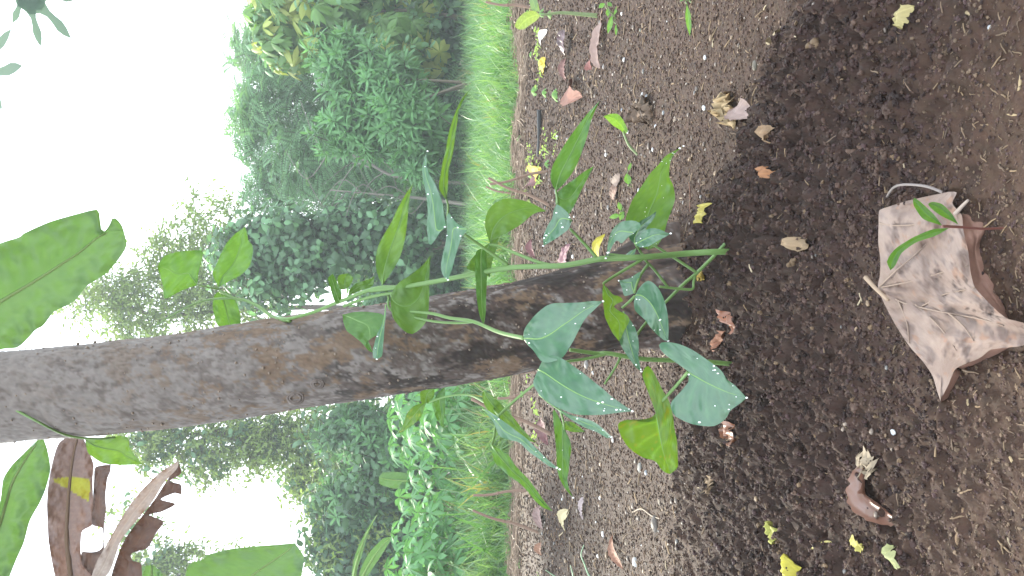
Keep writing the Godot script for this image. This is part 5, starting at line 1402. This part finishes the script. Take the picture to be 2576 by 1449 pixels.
	stick("rootlet", "short white rootlet on dark soil left of the large dead leaf", [[2176, 917], [2190, 929, 0.002], [2212, 926, 0.001]], 0.0008, 0.0005, M.pale_root, "root", "pale rootlets")
	stick("rootlet", "thin reddish rootlet on smooth soil right of the vine", [[1725, 424], [1735, 470, 0.001], [1736, 520, 0.001], [1734, 548]], 0.0009, 0.0006, mat("red_root", Color(0.14, 0.065, 0.04), 0.8), "root", "pale rootlets")
	stick("bark_strip", "crooked tan bark strip on the soil near the lower right", [[2428, 1278], [2421, 1322, 0.002], [2408, 1356, 0.002], [2425, 1388]], 0.0017, 0.0012, mat("bark_strip", Color(0.16, 0.10, 0.055), 0.85), "bark", "bark strips")
	stick("bark_strip", "short tan bark strip above the crooked one", [[2412, 1216], [2420, 1236, 0.002], [2432, 1256]], 0.0014, 0.0010, M.bark_strip, "bark", "bark strips")
	for s in [["pale straw piece at the upper right edge of the soil", 2432, 32, 2470, 42], ["pale straw piece at the right edge above the dead leaf", 2522, 282, 2567, 290], ["dry straw blade at the far right edge", 2574, 168, 2562, 236], ["short straw piece on clumpy soil at upper right", 2000, 145, 2022, 124], ["thin straw piece beside the short one at upper right", 2022, 166, 2040, 146], ["hollow straw stub right of the thin root's end", 2087, 514, 2112, 503], ["tan straw stub below the vine's bright leaf", 1890, 482, 1912, 490], ["slanting straw piece at the right of the curled leaf", 2534, 1135, 2566, 1190], ["brown straw piece below the tip of the large dead leaf", 2436, 1005, 2438, 1042]]:
		stick("straw_piece", s[0], [[s[1], s[2], 0.001], [(s[1] + s[3]) * 0.5, (s[2] + s[4]) * 0.5 + 2.0, 0.002], [s[3], s[4], 0.001]], 0.0011, 0.0008, mat("straw_pale", Color(0.30, 0.22, 0.12), 0.75), "straw", "straw pieces on the soil")
	for k in [["brown stalk slanting into the leaves, upper of the crossing pair", 1388, 430, 1233, 463, 0.006], ["brown stalk crossing behind the curved leaf, longest of the crossing ones", 1392, 522, 1229, 448, 0.006], ["brown stalk nearest the curved green leaf", 1318, 500, 1223, 470, 0.006], ["short brown stalk behind the trunk's left side", 1356, 941, 1283, 934, 0.006], ["brown stalk behind the left vine's petiole", 1352, 990, 1252, 1002, 0.007], ["long leaning brown stalk among the left vine leaves", 1396, 1098, 1186, 1003, 0.007], ["grey-brown stalk standing alone at lower left", 1330, 1234, 1191, 1246, 0.007], ["dark stalk leaning at the lower left lawn edge", 1366, 1345, 1189, 1284, 0.006], ["brown stalk standing behind the top seedling", 1345, 22, 1222, 5, 0.007]]:
		upright_stalk(k[0], k[1], k[2], k[3], k[4], k[5] * 0.72)
	var ST := Color(0.25, 0.225, 0.20)
	for p in [["round brown pebble on smooth soil near the top", 1902, 165, 28, 25, Color(0.20, 0.165, 0.12)], ["whitish cylinder-like pebble below the pinkish leaf", 1520, 168, 14, 13, Color(0.50, 0.46, 0.44)], ["greenish grey flat pebble near the top edge", 1612, 76, 11, 14, Color(0.26, 0.28, 0.22)], ["blue-grey pebble above the tall seedling", 1566, 277, 13, 12, Color(0.30, 0.34, 0.40)], ["grey flat pebble right of the brown husk", 1629, 244, 18, 10, Color(0.30, 0.32, 0.34)], ["grey pebble below the brown husk", 1671, 284, 16, 12, Color(0.30, 0.32, 0.34)], ["tan oval pebble on the smooth soil", 1701, 302, 20, 12, Color(0.30, 0.22, 0.16)], ["large grey pebble against the left foot of the trunk", 1479, 917, 30, 20, Color(0.24, 0.215, 0.20)], ["small pinkish pebble left of the trunk foot", 1637, 884, 16, 13, Color(0.28, 0.21, 0.18)], ["dark grey pebble half sunk beside the yellow-green leaf", 1764, 1120, 34, 24, Color(0.15, 0.135, 0.135)], ["large brown pebble under the pale rootlet", 1652, 1318, 42, 26, Color(0.20, 0.165, 0.14)], ["buff oval pebble above the pale rootlet", 1662, 1263, 19, 11, Color(0.34, 0.27, 0.20)], ["small orange-tan pebble beside the buff one", 1674, 1266, 12, 9, Color(0.34, 0.23, 0.15)], ["buff pebble touching the long russet leaf", 1577, 1367, 15, 10, Color(0.36, 0.28, 0.19)], ["white stone chip at lower left below the russet leaf", 1602, 1414, 34, 18, Color(0.60, 0.58, 0.56)], ["grey pebble at the lower edge of the clumpy soil", 1722, 1283, 26, 10, Color(0.27, 0.245, 0.22)], ["tall grey pebble at the yellow-green leaf's tip", 1614, 1176, 30, 10, Color(0.33, 0.31, 0.28)], ["bluish pebble next to the tall grey one", 1628, 1190, 20, 9, Color(0.34, 0.36, 0.40)], ["dark blue-grey stone chip at the lower left of the clumps", 1954, 1252, 22, 16, Color(0.14, 0.15, 0.18)], ["white shell chip at the upper right corner", 2492, 69, 18, 13, Color(0.75, 0.77, 0.80)], ["small white chip on clumpy soil below the thin root", 1968, 270, 11, 9, Color(0.65, 0.63, 0.66)], ["white shell chip on the gravel right of the bent seedling", 1651, 318, 14, 8, Color(0.72, 0.72, 0.76)], ["white chip on the gravel right of the narrow leaf", 1618, 240, 18, 5, Color(0.72, 0.70, 0.68)], ["small white chip near the trough-shaped leaf", 2455, 1304, 14, 12, Color(0.66, 0.66, 0.70)], ["pale blue chip at the lower right", 2500, 1356, 15, 12, Color(0.58, 0.66, 0.75)], ["white chip on the gravel at lower left", 1558, 1271, 9, 6, Color(0.72, 0.70, 0.70)]]:
		pebble(p[0], p[1], p[2], p[3], p[4], p[5])
	# seedlings
	var s1f := gp(1504, 40)
	var d1 := (s1f - cam_pos).dot(fwd)
	var s1 := thing("seedling", s1f, "tall seedling with one broad ribbed pale leaf near the top edge", "seedling", "seedlings on the soil")
	wpart(tube([s1f + Vector3(0, -0.004, 0), at(1465, 36, d1), at(1408, 32, d1), at(1360, 39, d1)], 0.0045, 0.0018, 7, 6), "stem", mat("green_stem", Color(0.15, 0.2, 0.08), 0.6), s1)
	var LP := [Color(0.22, 0.31, 0.13), Color(0.30, 0.38, 0.19)]
	wpart(blade(0, [1360, 39], [1345, 27, 1320, 31, 1302, 48, 1295, 66], [1349, 52, 1333, 63, 1319, 73], [1305, 75], d1, -0.4, 0.0, LP, {"nt": 24, "ns": 14, "veins": 7, "vein": 0.4}).mesh, "leaf", M.vine_leaf, s1)
	wpart(blade(0, [1358, 30], [1337, 25, 1333, 5], [1356, 18, 1350, -2], [1335, -14], d1, 0.5, 0.0, [Color(0.16, 0.27, 0.10), Color(0.26, 0.36, 0.18)], {"nt": 18, "ns": 10}).mesh, "leaf", M.vine_leaf, s1)
	var s2f := gp(1604, 393)
	var d2 := (s2f - cam_pos).dot(fwd)
	var s2 := thing("seedling", s2f, "bent seedling with one cupped bright green leaf on the gravel", "seedling", "seedlings on the soil")
	wpart(tube([s2f + Vector3(0, -0.003, 0), at(1584, 368, d2), at(1571, 340, d2), at(1568, 330, d2)], 0.0022, 0.0016, 6, 6), "stem", M.green_stem, s2)
	wpart(blade(2, [800, 470], [760, 430, 680, 380, 620, 320], [835, 440, 800, 350, 740, 270, 660, 265], [588, 290], d2, -0.4, 0.0, [Color(0.14, 0.29, 0.06), Color(0.22, 0.38, 0.10)], {"nt": 22, "ns": 12, "vein": 0.3}).mesh, "leaf", M.vine_leaf, s2)
	var groups := [[gp(1738, -6), "leafy green weed hanging in at the top edge", [[1728, 10, 1736, 91, 14], [1743, 8, 1775, 41, 16], [1765, 0, 1794, 10, 12], [1712, 4, 1722, -14, 10]]], [gp(1550, 48), "small rosette weed with round leaves near the top", [[1540, 38, 1529, 85, 13], [1530, 42, 1528, 22, 10], [1521, 8, 1506, 20, 12], [1528, 6, 1540, 16, 10], [1544, 40, 1556, 10, 7], [1550, 60, 1550, 90, 7]]], [gp(1568, 545), "small dark leafy weed behind the bright vine leaf", [[1560, 540, 1532, 548, 12], [1562, 530, 1556, 508, 12], [1568, 530, 1560, 555, 14], [1572, 520, 1578, 550, 10]]], [gp(1590, 470), "weed with two round glossy leaves on the gravel", [[1582, 465, 1576, 436, 18], [1580, 430, 1588, 409, 8]]]]
	for w in groups:
		var f: Vector3 = w[0]
		var dd := (f - cam_pos).dot(fwd)
		var o := thing("weed", f, w[1], "weed", "weeds on the soil")
		for l in w[2]:
			var a := Vector2(l[0], l[1])
			var b := Vector2(l[2], l[3])
			var n: Vector2 = (b - a).orthogonal().normalized() * l[4] * 0.5
			var m1: Vector2 = a.lerp(b, 0.35)
			var m2: Vector2 = a.lerp(b, 0.7)
			wpart(blade(0, [a.x, a.y], [m1.x + n.x, m1.y + n.y, m2.x + n.x * 0.85, m2.y + n.y * 0.85], [m1.x - n.x, m1.y - n.y, m2.x - n.x * 0.85, m2.y - n.y * 0.85], [b.x, b.y], dd - 0.01, 0.2, 0.0, [Color(0.10, 0.24, 0.06), Color(0.18, 0.34, 0.09)], {"nt": 10, "ns": 6, "ripple": 0.0004}).mesh, "leaf", M.vine_leaf, o)
			wpart(tube([f + Vector3(0, -0.003, 0), f.lerp(at(a.x, a.y, dd - 0.01), 0.6) + Vector3(0, 0.003, 0), at(a.x, a.y, dd - 0.01)], 0.0010, 0.0008, 5, 4), "stem", M.green_stem, o)
	# blades of grass that lean in at the lower left
	for b in [[[1484, 1450], [1470, 1418], [1462, 1395], [1469, 1371]], [[1445, 1455], [1440, 1440], [1435, 1422]], [[1410, 1460], [1390, 1446], [1372, 1434]]]:
		var f := gp(b[0][0] + 22, b[0][1] + 12)
		var dd := (f - cam_pos).dot(fwd)
		var pts := [f]
		for q in b: pts.append(at(q[0], q[1], dd))
		var o := thing("grass_blade", f, ["pale grass blade curving in at the lower edge, longest of three", "short pale grass blade beside the longest one at the lower edge", "pale grass blade nearest the lawn at the lower edge"][0 if b[0][0] == 1484 else (1 if b[0][0] == 1445 else 2)], "grass blade", "grass blades at the lower edge")
		wpart(tube(pts, 0.0024, 0.0008, 4, 6), "blade", mat("grass_pale", Color(0.22, 0.33, 0.20), 0.5), o)
	# sprouts at the lawn edge
	var sg := [spray("drooping", 1.3), spray("fine", 1.6)]
	for k in 34:
		var x := (rng.randf() * 2.0 - 1.0) * 1.05
		var z := lerpf(1.75, 2.75, pow(rng.randf(), 0.6))
		if k % 3 == 0: x = 0.3 + 0.5 * rng.randf()
		var o := put(sg[k % 2], "sprout", M.foliage)
		o.transform = Transform3D(Basis(Vector3.UP, rng.randf() * TAU).scaled(Vector3.ONE * (0.16 + 0.18 * rng.randf())), Vector3(x, terrain(x, -z) + 0.008, -z))
		tag(o, "tiny bright green sprout on the soil before the lawn", "sprout", "sprouts before the lawn")

# ---------------------------------------------------------------- scene
func _ready() -> void:
	rng.seed = 20240611
	fwd = Vector3(0, -sin(pitch), -cos(pitch))
	upv = Vector3(0, cos(pitch), -sin(pitch))
	var cam := Camera3D.new()
	cam.name = "camera"
	# the phone lies on its side: the picture's right is the ground
	cam.transform = Transform3D(Basis(-upv, Vector3(1, 0, 0), -fwd), cam_pos)
	cam.fov = rad_to_deg(2.0 * atan(724.5 / FOCAL))
	cam.near = 0.02
	cam.far = 400.0
	add_child(cam)
	cam.current = true
	var we := WorldEnvironment.new()
	we.name = "environment"
	var env := Environment.new()
	env.background_mode = Environment.BG_SKY
	var sky := Sky.new()
	var sm := ProceduralSkyMaterial.new()
	sm.sky_top_color = Color(0.90, 0.95, 1.0)
	sm.sky_horizon_color = Color(1.0, 1.0, 0.99)
	sm.ground_bottom_color = Color(0.28, 0.25, 0.22)
	sm.ground_horizon_color = Color(0.5, 0.5, 0.45)
	sm.sun_angle_max = 5.0
	sky.sky_material = sm
	env.sky = sky
	env.background_energy_multiplier = 0.75
	env.tonemap_mode = Environment.TONE_MAPPER_LINEAR
	env.tonemap_exposure = 5.4
	env.fog_enabled = true
	env.fog_density = 0.012
	env.fog_light_color = Color(0.93, 0.97, 0.97)
	env.sdfgi_enabled = true
	env.ssao_enabled = true
	env.ssil_enabled = true
	we.environment = env
	add_child(we)
	var sun := DirectionalLight3D.new()
	sun.name = "sun"
	sun.light_energy = 0.5
	sun.light_color = Color(1.0, 0.97, 0.90)
	sun.light_angular_distance = 10.0
	sun.shadow_enabled = true
	sun.look_at_from_position(Vector3(-0.36, 0.62, -0.75), Vector3.ZERO)
	add_child(sun)
	n_macro.seed = 3
	n_macro.frequency = 1.6
	n_macro.fractal_octaves = 3
	n_clump.seed = 8
	n_clump.noise_type = FastNoiseLite.TYPE_CELLULAR
	n_clump.cellular_return_type = FastNoiseLite.RETURN_DISTANCE
	n_clump.frequency = 74.0
	n_clump.fractal_type = FastNoiseLite.FRACTAL_NONE
	n_fine.seed = 12
	n_fine.frequency = 70.0
	n_fine.fractal_octaves = 4
	n_col.seed = 21
	n_col.frequency = 0.22
	n_col.fractal_octaves = 4
	mat("foliage", Color.WHITE, 0.5, Color(1.0, 1.0, 0.8), true, 0.5)
	mat("tan_stalk", Color(0.27, 0.19, 0.13), 0.7)
	print("ground")
	build_ground()
	build_crumbs()
	print("grass")
	build_grass()
	print("background")
	build_background()
	print("vines")
	build_vines()
	print("tree")
	build_tree()
	build_bananas()
	print("litter")
	build_dry_leaf()
	build_litter()
